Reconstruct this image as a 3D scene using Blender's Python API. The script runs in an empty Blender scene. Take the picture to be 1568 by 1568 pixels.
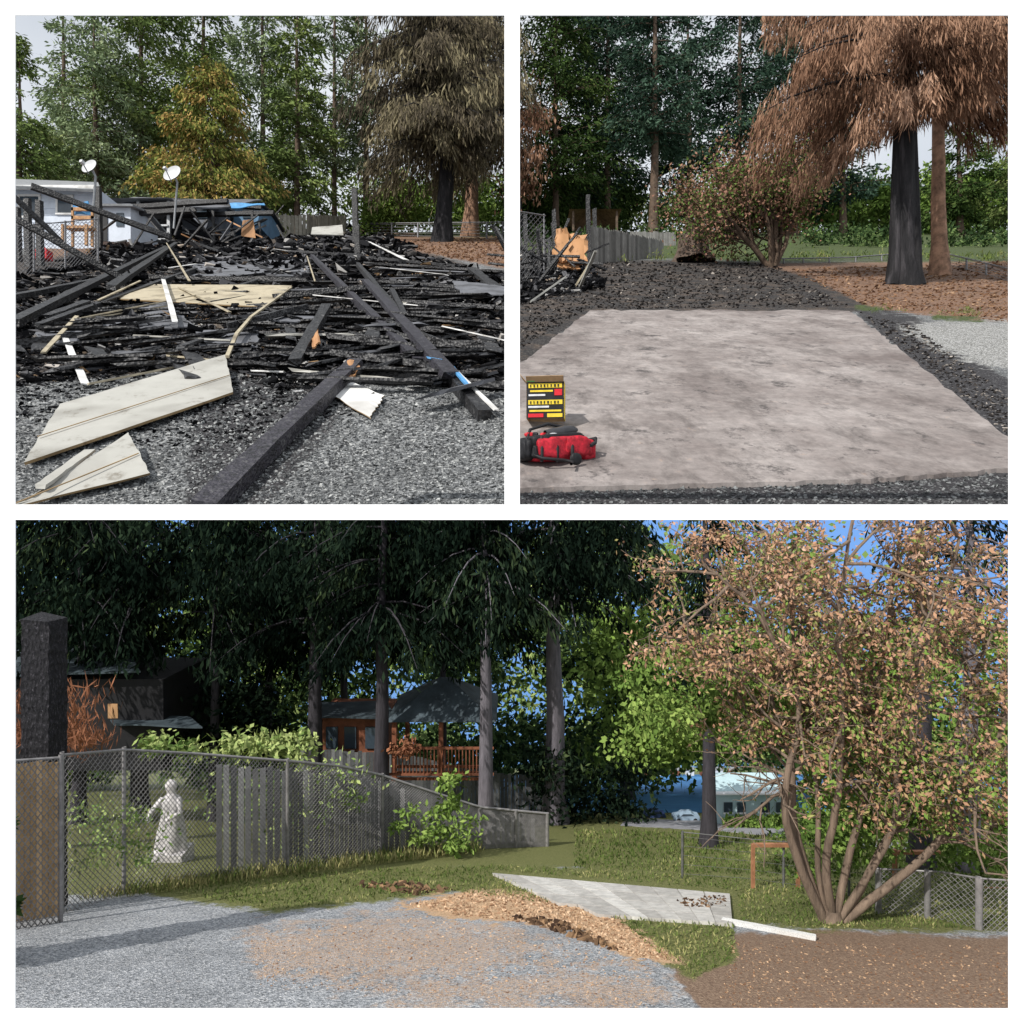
import bpy, math, random
import numpy as np
from mathutils import Vector, Matrix
random.seed(3); R=np.random.default_rng(5)
scn=bpy.context.scene
F=1000.0; CX=784.0; CY=784.0
HT=1.6; VT=340.0      # upper hillside: eye height, slope .444
HB=200.0; VB=1165.0   # lower hillside
ST=(CY-VT)/F; SB=(CY-VB)/F
def yT(v,l=0): return (HT-l)*F/(v-VT)
def yB(v,l=0): return (HB-l)*F/(v-VB)
def P(u,v,y): return np.array([(u-CX)/F*y,y,(CY-v)/F*y])
def T(u,v,l=0): return P(u,v,yT(v,l))
def B(u,v,l=0): return P(u,v,yB(v,l))

# ---------------- materials
class NB:
    def __init__(s,name):
        s.m=bpy.data.materials.new(name); s.m.use_nodes=True
        s.nt=s.m.node_tree; s.nt.nodes.clear()
        s.out=s.nt.nodes.new('ShaderNodeOutputMaterial')
    def n(s,t,**k):
        x=s.nt.nodes.new('ShaderNode'+t)
        for a,b in k.items(): setattr(x,a,b)
        return x
    def l(s,a,b): s.nt.links.new(a,b)
    def co(s): 
        return s.n('TexCoord').outputs['Object']
    def noise(s,scale,detail=4,rough=.6,vec=None):
        x=s.n('TexNoise'); x.inputs['Scale'].default_value=scale; x.inputs['Detail'].default_value=detail; x.inputs['Roughness'].default_value=rough
        s.l(vec or s.co(),x.inputs['Vector']); return x.outputs['Fac']
    def vor(s,scale,feature='F1',out='Distance',vec=None):
        x=s.n('TexVoronoi',feature=feature); x.inputs['Scale'].default_value=scale
        s.l(vec or s.co(),x.inputs['Vector']); return x.outputs[out]
    def ramp(s,fac,stops):
        x=s.n('ValToRGB'); e=x.color_ramp.elements
        while len(e)<len(stops): e.new(.5)
        for i,(p,c) in enumerate(stops):
            e[i].position=p; e[i].color=(*c,1) if len(c)==3 else c
        s.l(fac,x.inputs['Fac']); return x.outputs['Color']
    def mix(s,f,a,b,mode='MIX'):
        x=s.n('MixRGB',blend_type=mode)
        for i,v in enumerate((f,a,b)):
            if isinstance(v,(int,float)): x.inputs[i].default_value=v
            elif isinstance(v,tuple): x.inputs[i].default_value=(*v,1)
            else: s.l(v,x.inputs[i])
        return x.outputs[0]
    def math(s,op,a,b=0,clamp=False):
        x=s.n('Math',operation=op,use_clamp=clamp)
        for i,v in enumerate((a,b)):
            if isinstance(v,(int,float)): x.inputs[i].default_value=v
            else: s.l(v,x.inputs[i])
        return x.outputs[0]
    def attr(s,name,out='Fac'):
        x=s.n('Attribute'); x.attribute_name=name; return x.outputs[out]
    def bsdf(s,col,rough=.8,bump=None,bs=.3,bd=.01,metal=0,spec=.3):
        b=s.n('BsdfPrincipled')
        if isinstance(col,tuple): b.inputs['Base Color'].default_value=(*col,1)
        else: s.l(col,b.inputs['Base Color'])
        b.inputs['Roughness'].default_value=rough; b.inputs['Metallic'].default_value=metal
        b.inputs['Specular IOR Level'].default_value=spec
        if bump is not None:
            k=s.n('Bump'); k.inputs['Strength'].default_value=bs; k.inputs['Distance'].default_value=bd
            s.l(bump,k.inputs['Height']); s.l(k.outputs[0],b.inputs['Normal'])
        s.l(b.outputs[0],s.out.inputs[0]); return s.m
    def diff(s,col):
        d=s.n('BsdfDiffuse'); s.l(col,d.inputs[0]); s.l(d.outputs[0],s.out.inputs[0]); return s.m
def grey(v): return (v,v,v)
def m_plain(name,c,rough=.7,var=.35,scale=6,metal=0,spec=.3):
    k=NB(name); n=k.noise(scale,4,.7)
    lo=tuple(x*(1-var) for x in c); hi=tuple(min(1,x*(1+var)) for x in c)
    return k.bsdf(k.ramp(n,[(.3,lo),(.7,hi)]),rough,None,.3,.01,metal,spec)
def m_leaf(name,stops,mul=1.):
    k=NB(name); a=k.attr('rnd'); c=k.ramp(a,[(p,tuple(x*mul for x in q)) for p,q in stops])
    return k.diff(c)
def m_rnd(name,stops,rough=.8,scale=30,bs=.4,bd=.01,spec=.3):
    k=NB(name); a=k.attr('rnd'); c=k.ramp(a,stops); n=k.noise(scale,3,.7)
    c=k.mix(.6,c,k.ramp(n,[(.3,grey(.45)),(.7,grey(1.0))]),'MULTIPLY')
    return k.diff(c)

G_dark=m_leaf('dark_conifer',[(0,(.015,.028,.01)),(.45,(.04,.07,.022)),(.8,(.075,.12,.035)),(1,(.12,.15,.05))])
G_mid=m_leaf('green_conifer',[(0,(.05,.075,.025)),(.4,(.11,.16,.05)),(.8,(.19,.24,.08)),(1,(.27,.30,.12))])
G_lite=m_leaf('light_conifer',[(0,(.09,.12,.07)),(.4,(.17,.225,.12)),(.8,(.26,.32,.17)),(1,(.35,.39,.23))])
G_yel=m_leaf('yellow_cedar',[(0,(.06,.07,.018)),(.42,(.14,.18,.045)),(.62,(.28,.24,.07)),(.8,(.38,.25,.09)),(1,(.46,.30,.12))])
G_blue=m_leaf('blue_fir',[(0,(.012,.024,.016)),(.5,(.035,.065,.045)),(.85,(.065,.11,.075)),(1,(.12,.16,.11))])
G_brown=m_leaf('scorched_cedar',[(0,(.07,.035,.022)),(.35,(.22,.125,.08)),(.8,(.42,.26,.175)),(1,(.56,.38,.28))])
G_olive=m_leaf('singed_cedar',[(0,(.035,.03,.022)),(.35,(.09,.075,.055)),(.7,(.17,.145,.09)),(1,(.34,.30,.18))])
G_bush=m_leaf('bush_leaf',[(0,(.05,.09,.02)),(.5,(.14,.22,.05)),(1,(.28,.37,.10))])
G_mixed=m_leaf('singed_bush_leaf',[(0,(.05,.09,.02)),(.38,(.12,.19,.05)),(.48,(.20,.12,.08)),(1,(.36,.19,.14))])
G_tree=m_leaf('autumn_leaf',[(0,(.05,.10,.02)),(.30,(.16,.25,.05)),(.42,(.28,.29,.10)),(.50,(.34,.20,.12)),(.8,(.42,.24,.15)),(1,(.50,.33,.24))])
G_far=m_leaf('sunlit_far_leaf',[(0,(.03,.06,.015)),(.5,(.14,.22,.06)),(1,(.38,.44,.17))])
G_shade=m_leaf('shaded_conifer',[(0,(.002,.004,.003)),(.5,(.008,.015,.010)),(.82,(.024,.040,.022)),(1,(.08,.11,.045))])  # shade of the lower canopy is put into these dark leaf colours
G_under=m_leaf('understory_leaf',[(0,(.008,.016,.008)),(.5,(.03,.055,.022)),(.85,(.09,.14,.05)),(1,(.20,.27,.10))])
G_red=m_leaf('red_dead',[(0,(.12,.05,.03)),(1,(.36,.16,.09))])
G_grass=m_leaf('grass_blade',[(0,(.05,.08,.02)),(.6,(.13,.17,.05)),(1,(.36,.33,.15))])
def m_char(name,scale=25,sheen=(.02,.02,.022),hi=.2):
    k=NB(name); v=k.vor(scale,'F1'); v2=k.noise(scale*.4,5,.7)
    c=k.ramp(v2,[(.35,(.006,.006,.007)),(.55,sheen),(.66,grey(hi*.35)),(.76,grey(hi))])
    h=k.math('ADD',v,v2); return k.bsdf(c,.5,h,.9,.02*25/scale,0,.5)
M_char=m_char('charred_wood'); M_charp=m_char('charred_beam_wood',45,(.03,.027,.038))  # purple sheen of the beams is painted into the base colour
def m_postB():
    k=NB('charred_post_wood'); mp=k.n('Mapping'); mp.inputs['Scale'].default_value=(1,1,.5); k.l(k.co(),mp.inputs[0])
    n=k.noise(.35,6,.8,mp.outputs[0]); v=k.vor(.22,'F1','Distance',mp.outputs[0])
    return k.bsdf(k.ramp(n,[(.38,(.004,.004,.005)),(.54,(.015,.014,.018)),(.63,(.07,.065,.075)),(.72,(.32,.31,.33))]),.7,k.math('ADD',v,n),1,4,0,.3)
M_charB=m_postB()
M_bark=m_plain('bark',(.10,.07,.05),.9,.5,3); M_barkO=m_plain('orange_bark',(.27,.16,.105),.9,.6,4)
def m_bark_char(name,sc):
    k=NB(name); mp=k.n('Mapping'); mp.inputs['Scale'].default_value=(1,1,.12); k.l(k.co(),mp.inputs[0])
    n=k.noise(sc,6,.7,mp.outputs[0]); return k.bsdf(k.ramp(n,[(.35,(.004,.004,.005)),(.55,(.016,.015,.017)),(.72,(.06,.055,.06))]),.8,n,1,.1)
M_barkC=m_bark_char('charred_bark',5)
def m_barkB(name,c):
    k=NB(name); mp=k.n('Mapping'); mp.inputs['Scale'].default_value=(1,1,.15); k.l(k.co(),mp.inputs[0])
    n=k.noise(.12,6,.7,mp.outputs[0]); return k.bsdf(k.ramp(n,[(.3,tuple(x*.35 for x in c)),(.7,c)]),.9,n,1,3)
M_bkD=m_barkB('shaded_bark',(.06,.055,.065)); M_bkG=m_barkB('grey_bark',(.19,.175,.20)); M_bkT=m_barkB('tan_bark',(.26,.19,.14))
M_deb=m_rnd('burnt_debris',[(0,(.006,.006,.007)),(.58,(.022,.022,.024)),(.78,(.075,.075,.08)),(.9,(.18,.18,.19)),(.96,(.5,.49,.47)),(1,(.34,.22,.12))],.6,30)
M_ashb=m_rnd('ash_bits',[(0,(.010,.009,.009)),(.6,(.04,.036,.035)),(.9,(.12,.105,.095)),(1,(.42,.38,.34))],.8,30)
M_dufb=m_rnd('needle_litter',[(0,(.10,.05,.03)),(.7,(.26,.15,.09)),(1,(.42,.28,.18))],.9,30)
M_grav=m_rnd('gravel_stones',[(0,(.06,.063,.065)),(.4,(.15,.155,.16)),(.8,(.28,.29,.29)),(1,(.54,.55,.54))],.8,80,.2)
def m_sheet(name,a,b,sc=4):
    k=NB(name); n=k.noise(sc,6,.75); n2=k.noise(sc*.3,3,.5)
    c=k.ramp(n,[(.28,b),(.42,a),(.7,tuple(min(.9,x*1.12) for x in a))]); c=k.mix(k.ramp(n2,[(.5,grey(0)),(.7,grey(.6))]),c,tuple(x*.6 for x in b))
    return k.bsdf(c,.6,n,.1,.01)
M_sid=m_sheet('siding_sheet',(.37,.365,.335),(.15,.13,.10)); M_edge=m_sheet('fibreboard_edge',(.36,.25,.13),(.12,.07,.03),8)
M_white=m_sheet('white_sheet',(.66,.66,.65),(.3,.27,.22)); M_cream=m_sheet('cream_sheet',(.40,.35,.25),(.12,.09,.055),7)
M_ashs=m_sheet('ash_sheet',(.13,.135,.15),(.03,.03,.03),5); M_ply=m_sheet('plywood',(.42,.22,.10),(.12,.05,.02),2)
M_house=m_plain('white_blue_siding',(.55,.60,.68),.6,.12,2); M_roof=m_plain('grey_roof',(.22,.23,.24),.7,.3,3); M_glass=m_plain('window_glass',(.05,.07,.09),.15,.3,2,0,.6)
M_dish=m_plain('dish_grey',(.55,.56,.57),.4,.1,2); M_pole=m_plain('galvanised_steel',(.32,.33,.34),.45,.25,8,.5)
M_tarp=m_plain('blue_tarp',(.08,.26,.50),.5,.3,3); M_redp=m_plain('red_plastic',(.55,.02,.03),.4,.3,8); M_wood=m_plain('plain_wood',(.42,.24,.12),.8,.4,8)
M_blk=m_plain('black_nylon',(.012,.012,.014),.6,.5,20); M_yel=m_plain('yellow_print',(.70,.52,.04),.6,.2,20); M_card=m_plain('cardboard',(.42,.28,.16),.8,.2,15)
M_bagr=m_plain('red_nylon',(.38,.012,.025),.6,.6,25); M_clear=m_plain('plastic_wrap',(.65,.66,.68),.3,.2,20); M_green=m_plain('green_print',(.05,.4,.12),.6,.2,20); M_steelB=m_plain('bottle_grey',(.06,.06,.065),.3,.3,15,.4)

# ---------------- mesh helpers
def link(ob,parent=None):
    scn.collection.objects.link(ob)
    if parent: ob.parent=parent
    return ob
def quads(name,V,Q,mat,rnd=None,parent=None,smooth=False):
    V=np.asarray(V,dtype=np.float32).reshape(-1,3); Q=np.asarray(Q,dtype=np.int32).reshape(-1,4)
    me=bpy.data.meshes.new(name); me.vertices.add(len(V)); me.vertices.foreach_set('co',V.ravel())
    me.loops.add(Q.size); me.loops.foreach_set('vertex_index',Q.ravel())
    me.polygons.add(len(Q)); me.polygons.foreach_set('loop_start',np.arange(0,Q.size,4,dtype=np.int32))
    try: me.polygons.foreach_set('loop_total',np.full(len(Q),4,dtype=np.int32))
    except Exception: pass
    me.update(calc_edges=True)
    me.polygons.foreach_set('use_smooth',np.full(len(Q),bool(smooth)))
    if rnd is not None:
        a=me.attributes.new('rnd','FLOAT','POINT'); a.data.foreach_set('value',np.asarray(rnd,dtype=np.float32))
    me.materials.append(mat); return link(bpy.data.objects.new(name,me),parent)
def empty(name,loc=(0,0,0)):
    e=bpy.data.objects.new(name,None); e.empty_display_size=.1; return link(e)
def unit(a): return a/np.maximum(np.linalg.norm(a,axis=-1,keepdims=True),1e-9)
def leaves(name,p,d,ln,wd,rnd,mat,parent=None):
    # only the part of each crown within sight of the viewing area is modelled
    uu=CX+p[:,0]/p[:,1]*F; vv=CY-p[:,2]/p[:,1]*F
    k=(uu>-260)&(uu<1830)&(vv>np.where(p[:,1]>400,690,-45)); p=p[k];d=d[k];ln=ln[k];wd=wd[k];rnd=rnd[k]
    n=len(p); s=unit(np.cross(d,R.normal(size=(n,3)))); ln=ln[:,None]; wd=wd[:,None]
    V=np.stack([p,p+d*ln*.5+s*wd*.5,p+d*ln,p+d*ln*.5-s*wd*.5],1)
    return quads(name,V,np.arange(4*n),mat,np.repeat(np.clip(rnd,0,1),4),parent)
class Tubes:
    def __init__(s,seg=7): s.V=[];s.Q=[];s.n=0;s.seg=seg
    def add(s,pts,rad):
        pts=np.asarray(pts,float); k=len(pts); g=s.seg
        t=unit(np.gradient(pts,axis=0)); ref=np.array([.31,.9,.1]); 
        if abs(np.dot(t[0],ref))>.9: ref=np.array([1,0,.1])
        a=unit(np.cross(t,ref)); b=np.cross(t,a); th=np.linspace(0,2*np.pi,g,endpoint=False)
        rad=np.asarray(rad,float)
        ring=pts[:,None]+rad[:,None,None]*(np.cos(th)[None,:,None]*a[:,None]+np.sin(th)[None,:,None]*b[:,None])
        s.V.append(ring.reshape(-1,3))
        for i in range(k-1):
            for j in range(g):
                s.Q.append((s.n+i*g+j,s.n+i*g+(j+1)%g,s.n+(i+1)*g+(j+1)%g,s.n+(i+1)*g+j))
        s.n+=k*g
    def make(s,name,mat,parent=None): return quads(name,np.concatenate(s.V),s.Q,mat,None,parent,True)
BQ=np.array([(0,1,3,2),(4,6,7,5),(0,4,5,1),(2,3,7,6),(0,2,6,4),(1,5,7,3)])
def obox(c,ax,ay,az):
    c=np.asarray(c,float)
    return np.array([c+i*ax+j*ay+k*az for i in(-.5,.5) for j in(-.5,.5) for k in(-.5,.5)])
def boxes(name,L,mat,parent=None,rnd=None):
    V=np.concatenate(L); Q=(BQ[None]+np.arange(len(L))[:,None,None]*8)
    return quads(name,V,Q,mat,None if rnd is None else np.repeat(rnd,8),parent)
def box(name,x0,x1,y0,y1,z0,z1,mat,parent=None):
    return boxes(name,[obox(((x0+x1)/2,(y0+y1)/2,(z0+z1)/2),np.array([x1-x0,0,0]),np.array([0,y1-y0,0]),np.array([0,0,z1-z0]))],mat,parent)
def beam(name,a,b,w,t,mat,parent=None,seg=10,rough=.12):
    """charred timber with worn, uneven faces, from world point a to b"""
    a=np.array(a);b=np.array(b); d=unit(b-a); up=np.array([0,0,1.]) if abs(d[2])<.9 else np.array([0,1.,0]); s=unit(np.cross(d,up)); n=np.cross(s,d)
    V=[];Q=[]
    for i in range(seg+1):
        c=a+(b-a)*i/seg; 
        for (p,q) in ((-1,-1),(1,-1),(1,1),(-1,1)):
            V.append(c+s*p*w/2*(1+random.uniform(-rough,rough))+n*q*t/2*(1+random.uniform(-rough,rough))+d*random.uniform(-1,1)*w*rough*(3 if i in(0,seg) else 1))
    for i in range(seg):
        for j in range(4): Q.append((i*4+j,i*4+(j+1)%4,i*4+4+(j+1)%4,i*4+4+j))
    Q.append((0,3,2,1)); k=seg*4; Q.append((k,k+1,k+2,k+3))
    return quads(name,V,Q,mat,None,parent)
def sheet(name,c4,mat,th=.012,parent=None,bend=.02,nx=14,ny=6,edge=None,jag=.008):
    c=[np.array(x) for x in c4]; V=[];
    nrm=unit(np.cross(c[1]-c[0],c[3]-c[0])); 
    if nrm[2]<0: nrm=-nrm
    ph=random.uniform(0,6)
    for lay in(0,1):
        for j in range(ny+1):
            for i in range(nx+1):
                s=i/nx;t=j/ny
                p=(c[0]*(1-s)+c[1]*s)*(1-t)+(c[3]*(1-s)+c[2]*s)*t
                p=p+nrm*(bend*math.sin(s*5+ph)*math.cos(t*3+ph)+ (0 if lay else -th))
                if i in(0,nx) or j in(0,ny): 
                    rr=random.Random(i*31+j*7+int(ph*100)); p=p+np.array([rr.uniform(-1,1),rr.uniform(-1,1),ST*0])*jag
                V.append(p)
    Q=[];o=(nx+1)*(ny+1); f=lambda i,j,l:l*o+j*(nx+1)+i
    for j in range(ny):
        for i in range(nx):
            Q.append((f(i,j,1),f(i+1,j,1),f(i+1,j+1,1),f(i,j+1,1))); Q.append((f(i,j,0),f(i,j+1,0),f(i+1,j+1,0),f(i+1,j,0)))
    nt=len(Q)
    for i in range(nx):
        Q.append((f(i,0,0),f(i+1,0,0),f(i+1,0,1),f(i,0,1))); Q.append((f(i,ny,1),f(i+1,ny,1),f(i+1,ny,0),f(i,ny,0)))
    for j in range(ny):
        Q.append((f(0,j,1),f(0,j+1,1),f(0,j+1,0),f(0,j,0))); Q.append((f(nx,j,0),f(nx,j+1,0),f(nx,j+1,1),f(nx,j,1)))
    ob=quads(name,V,Q,mat,None,parent)
    if edge:
        ob.data.materials.append(edge)
        for k in range(nt,len(Q)): ob.data.polygons[k].material_index=1
    return ob

# ---------------- vegetation
def conifer(name,base,height,rad,mat,n=7000,ll=.3,lw=.08,crown0=.12,droop=.35,hang=.4,tr=.3,bark=M_bark,nb=110,jit=.1,pw=.8,bias=0.,sides=None):
    base=np.array(base); par=empty(name)
    tb=Tubes(9); k=12; tt=np.linspace(0,1,k)
    wob=np.cumsum(R.normal(0,tr*.12,(k,2)),0)
    pts=np.stack([base[0]+wob[:,0],base[1]+wob[:,1],base[2]-tr+tt*(height*.98+tr)],1); rr=tr*(1-tt)**.8*(1+.5*np.exp(-tt*30))+tr*.04
    tb.add(pts,rr)
    t=crown0+(1-crown0)*R.random(nb)**1.15; az=R.random(nb)*2*np.pi
    if sides is not None: az=sides[0]+R.random(nb)*(sides[1]-sides[0])
    prof=((1-t)/(1-crown0))**pw*np.minimum(1,(t-crown0)/(1-crown0)*6+.5)
    L=rad*prof*R.uniform(.55,1.15,nb)+rad*.06
    for i in range(nb):
        s=np.linspace(0,1,5); q=base+np.stack([np.cos(az[i])*s*L[i],np.sin(az[i])*s*L[i],t[i]*height+L[i]*(.15*s-droop*s*s)],1); tb.add(q,tr*.13*(1-s*.85)*(.3+L[i]/rad))
    tb.make('trunk_and_branches',bark,par)
    pb=L/L.sum(); bi=R.choice(nb,n,p=pb); s=R.random(n)**.7
    Lb=L[bi]; o=np.stack([np.cos(az[bi]),np.sin(az[bi]),0*s],1); sd=np.stack([-o[:,1],o[:,0],0*s],1)
    p=base+o*(s*Lb)[:,None]+sd*(R.normal(0,1,n)*Lb*jit*1.5*(1.2-s*.6))[:,None]
    p[:,2]+=t[bi]*height+Lb*(.15*s-droop*s*s)+R.normal(0,1,n)*rad*jit*.35-R.random(n)*ll*hang
    d=unit(o*.5+sd*R.normal(0,.5,n)[:,None]+np.array([0,0,-1.])*hang+R.normal(0,.35,(n,3)))
    rn=R.random(nb)[bi]*.55+R.random(n)*.45+bias
    leaves('foliage',p,d,ll*R.uniform(.6,1.4,n),lw*R.uniform(.6,1.4,n),rn,mat,par); return par
def mass(name,u0,u1,v0,v1,y0,y1,n,lpx,wpx,mat,ncl=60,spread=22,parent=None,bias=0,down=.2):
    """a mass of foliage clumps"""
    cu=R.uniform(u0,u1,ncl); cv=R.uniform(v0,v1,ncl); cy=R.uniform(y0,y1,ncl)
    k=R.integers(0,ncl,n); sp=spread*R.uniform(.5,1.4,ncl)[k]
    u=cu[k]+R.normal(0,1,n)*sp; v=cv[k]+R.normal(0,1,n)*sp*.7; y=cy[k]*(1+R.normal(0,1,n)*sp/1000)
    p=np.stack([(u-CX)/F*y,y,(CY-v)/F*y],1); d=unit(R.normal(0,1,(n,3))+np.array([0,-.2,-down*3]))
    return leaves(name,p,d,lpx*y/F*R.uniform(.6,1.4,n),wpx*y/F*R.uniform(.6,1.4,n),R.random(ncl)[k]*.5+R.random(n)*.5+bias,mat,parent)
def shrub(name,base,height,width,mat,bark,stems=7,n=9000,ll=.1,lw=.06,tr=.06,seed=1,low=.25,levels=3,cl=.06,flat=.6):
    rs=np.random.default_rng(seed); base=np.array(base); par=empty(name); tb=Tubes(6); tips=[]
    def grow(p,d,L,r,lv):
        k=6; pts=[p]; dd=d.copy()
        for i in range(k-1):
            dd=unit(dd+rs.normal(0,.13,3)+np.array([0,0,.05])); pts.append(pts[-1]+dd*L/(k-1))
        pts=np.array(pts); tb.add(pts,np.linspace(r,r*.5,k))
        if lv<=1:
            for q in pts[2:]: tips.append(q)
        if lv==0: return
        for j in range(3 if lv<levels else 4):
            i=rs.integers(2,k); nd=unit(dd+rs.normal(0,.55,3)*np.array([1,1,.7])+np.array([0,0,.1]))
            grow(pts[i],nd,L*rs.uniform(.55,.8),r*.5,lv-1)
    for s in range(stems):
        a=2*np.pi*s/stems+rs.uniform(-.3,.3); tilt=rs.uniform(.25,.8)*width/height
        d=unit(np.array([np.cos(a)*tilt,np.sin(a)*tilt*flat,1.])); grow(base+np.array([np.cos(a),np.sin(a)*.5,-.3])*tr*1.2,d,height*rs.uniform(.36,.5),tr*rs.uniform(.6,1.1),levels)
    tips=np.array(tips); rel=tips-base
    tb.make('stems',bark,par)
    keep=rel[:,2]>height*low; tips=tips[keep]
    k=R.integers(0,len(tips),n); p=tips[k]+R.normal(0,1,(n,3))*height*cl
    d=unit(R.normal(0,1,(n,3))+np.array([0,-.3,-.5])); cr=R.random(len(tips))
    leaves('foliage',p,d,ll*R.uniform(.6,1.4,n),lw*R.uniform(.6,1.4,n),cr[k]*.55+R.random(n)*.45,mat,par); return par

# ---------------- ground sheets with cover by location
def inpoly(u,v,poly):
    ins=np.zeros(u.shape,bool); dist=np.full(u.shape,1e9); n=len(poly)
    for i in range(n):
        x1,y1=poly[i];x2,y2=poly[(i+1)%n]
        c=((y1>v)!=(y2>v)); 
        with np.errstate(divide='ignore',invalid='ignore'): xi=(x2-x1)*(v-y1)/(y2-y1 if y2!=y1 else 1e-9)+x1
        ins^=(c&(u<xi))
        L2=(x2-x1)**2+(y2-y1)**2; t=np.clip(((u-x1)*(x2-x1)+(v-y1)*(y2-y1))/max(L2,1e-9),0,1)
        dist=np.minimum(dist,np.hypot(u-x1-t*(x2-x1),v-y1-t*(y2-y1)))
    return ins,dist
def wt(u,v,polys,soft=18):
    w=np.zeros(u.shape)
    for p in polys:
        i,d=inpoly(u,v,p); w=np.maximum(w,np.clip(.5+np.where(i,d,-d)/(2*soft),0,1))
    return w
def ground(name,us,vs,slope,h,horizon,masks,mat,bumpf=None):
    U,V=np.meshgrid(us,vs); Y=h*F/(V-horizon); X=(U-CX)/F*Y; Z=slope*Y-h
    if bumpf is not None: Z=Z+bumpf(U,V,Y)
    nx=len(us);ny=len(vs); idx=np.arange(nx*ny).reshape(ny,nx)
    Q=np.stack([idx[:-1,:-1],idx[1:,:-1],idx[1:,1:],idx[:-1,1:]],-1).reshape(-1,4)
    ob=quads(name,np.stack([X,Y,Z],-1),Q,mat,None,None,True)
    for k,pl in masks.items():
        w=wt(U,V,pl[0],pl[1]); a=ob.data.attributes.new(k,'FLOAT','POINT'); a.data.foreach_set('value',w.ravel().astype(np.float32))
    return ob
def msk(k,a,n,amp=.9,sh=6):
    x=k.math('ADD',k.attr(a),k.math('MULTIPLY',k.math('SUBTRACT',n,.5),amp))
    return k.math('MULTIPLY',k.math('SUBTRACT',x,.42),sh,True)
k=NB('gravel_ash_and_duff')
v1=k.vor(75,'F1','Color'); v2=k.vor(75,'F1','Distance'); sp=k.n('SeparateColor'); k.l(v1,sp.inputs[0])
g=k.ramp(sp.outputs[0],[(0,grey(.035)),(.35,(.11,.115,.12)),(.7,(.21,.22,.225)),(.92,(.38,.39,.39)),(1,(.54,.54,.53))])
big=k.noise(1.3,4,.65); g=k.mix(.8,g,k.ramp(big,[(.35,grey(.45)),(.62,grey(1))]),'MULTIPLY')
mn=k.noise(5,6,.75); mf=k.noise(28,4,.7); mm=k.noise(1.9,5,.75)
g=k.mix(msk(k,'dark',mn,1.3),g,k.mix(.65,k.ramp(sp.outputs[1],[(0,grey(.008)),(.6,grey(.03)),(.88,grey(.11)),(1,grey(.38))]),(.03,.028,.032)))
ash=k.ramp(mf,[(.3,(.008,.008,.009)),(.5,(.028,.026,.026)),(.6,(.06,.055,.052)),(.72,(.20,.185,.17))])
ash=k.mix(k.ramp(mm,[(.48,grey(0)),(.62,grey(.75))]),ash,k.ramp(mf,[(.35,(.05,.036,.028)),(.65,(.15,.115,.09))]))
g=k.mix(msk(k,'ash',mn),g,ash)
duff=k.ramp(mf,[(.3,(.07,.038,.024)),(.5,(.18,.105,.068)),(.7,(.32,.21,.145))])
duff=k.mix(k.ramp(mm,[(.5,grey(0)),(.66,grey(.55))]),duff,(.10,.08,.07))
g=k.mix(msk(k,'duff',mn,1.3),g,duff)
g=k.mix(msk(k,'pale',mn,1.6),g,k.ramp(sp.outputs[2],[(0,grey(.08)),(.5,(.22,.22,.205)),(1,grey(.5))]))
g=k.mix(msk(k,'green',mn,1.3),g,k.ramp(mf,[(.3,(.02,.03,.01)),(.55,(.06,.085,.025)),(.75,(.15,.15,.06))]))
hh=k.math('ADD',v2,mf)
MG=k.bsdf(g,.85,hh,.8,.012)
us=np.arange(-500,2100,10.); vs=np.concatenate([np.arange(786,372,-6.),np.arange(371,353,-2.)])
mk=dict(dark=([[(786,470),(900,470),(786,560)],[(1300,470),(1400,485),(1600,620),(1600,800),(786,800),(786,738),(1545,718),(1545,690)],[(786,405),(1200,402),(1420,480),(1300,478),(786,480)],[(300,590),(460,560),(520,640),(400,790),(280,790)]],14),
 ash=([[(-200,430),(150,372),(560,352),(640,380),(772,425),(784,600),(640,590),(545,575),(430,600),(340,560),(23,590),(-300,590)],[(788,396),(1180,400),(1250,418),(1340,470),(1300,480),(905,480),(860,510),(788,570)]],12),
 duff=([[(560,356),(784,356),(784,414),(640,385)],[(70,356),(300,356),(230,385),(60,395)],[(1150,402),(1700,396),(1700,500),(1480,492),(1330,470),(1240,424)]],8),
 pale=([[(1375,500),(1460,490),(1600,492),(1600,570),(1500,558),(1420,530)]],20),
 green=([[(788,356),(2000,356),(2000,398),(1200,402),(1000,396),(788,396)],[(640,300),(784,300),(784,364),(640,362)],[(-500,356),(60,356),(-100,372)],[(1420,482),(1500,486),(1510,494),(1430,490)],[(1310,466),(1350,470),(1350,478),(1310,474)]],8))
def bt(U,V,Y): 
    w=wt(U,V,mk['ash'][0][:1],14); return w*R.normal(0,1,U.shape)*.0030*Y*.6
ground('gravel_ground',us,vs,ST,HT,VT,mk,MG,bt)

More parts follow.
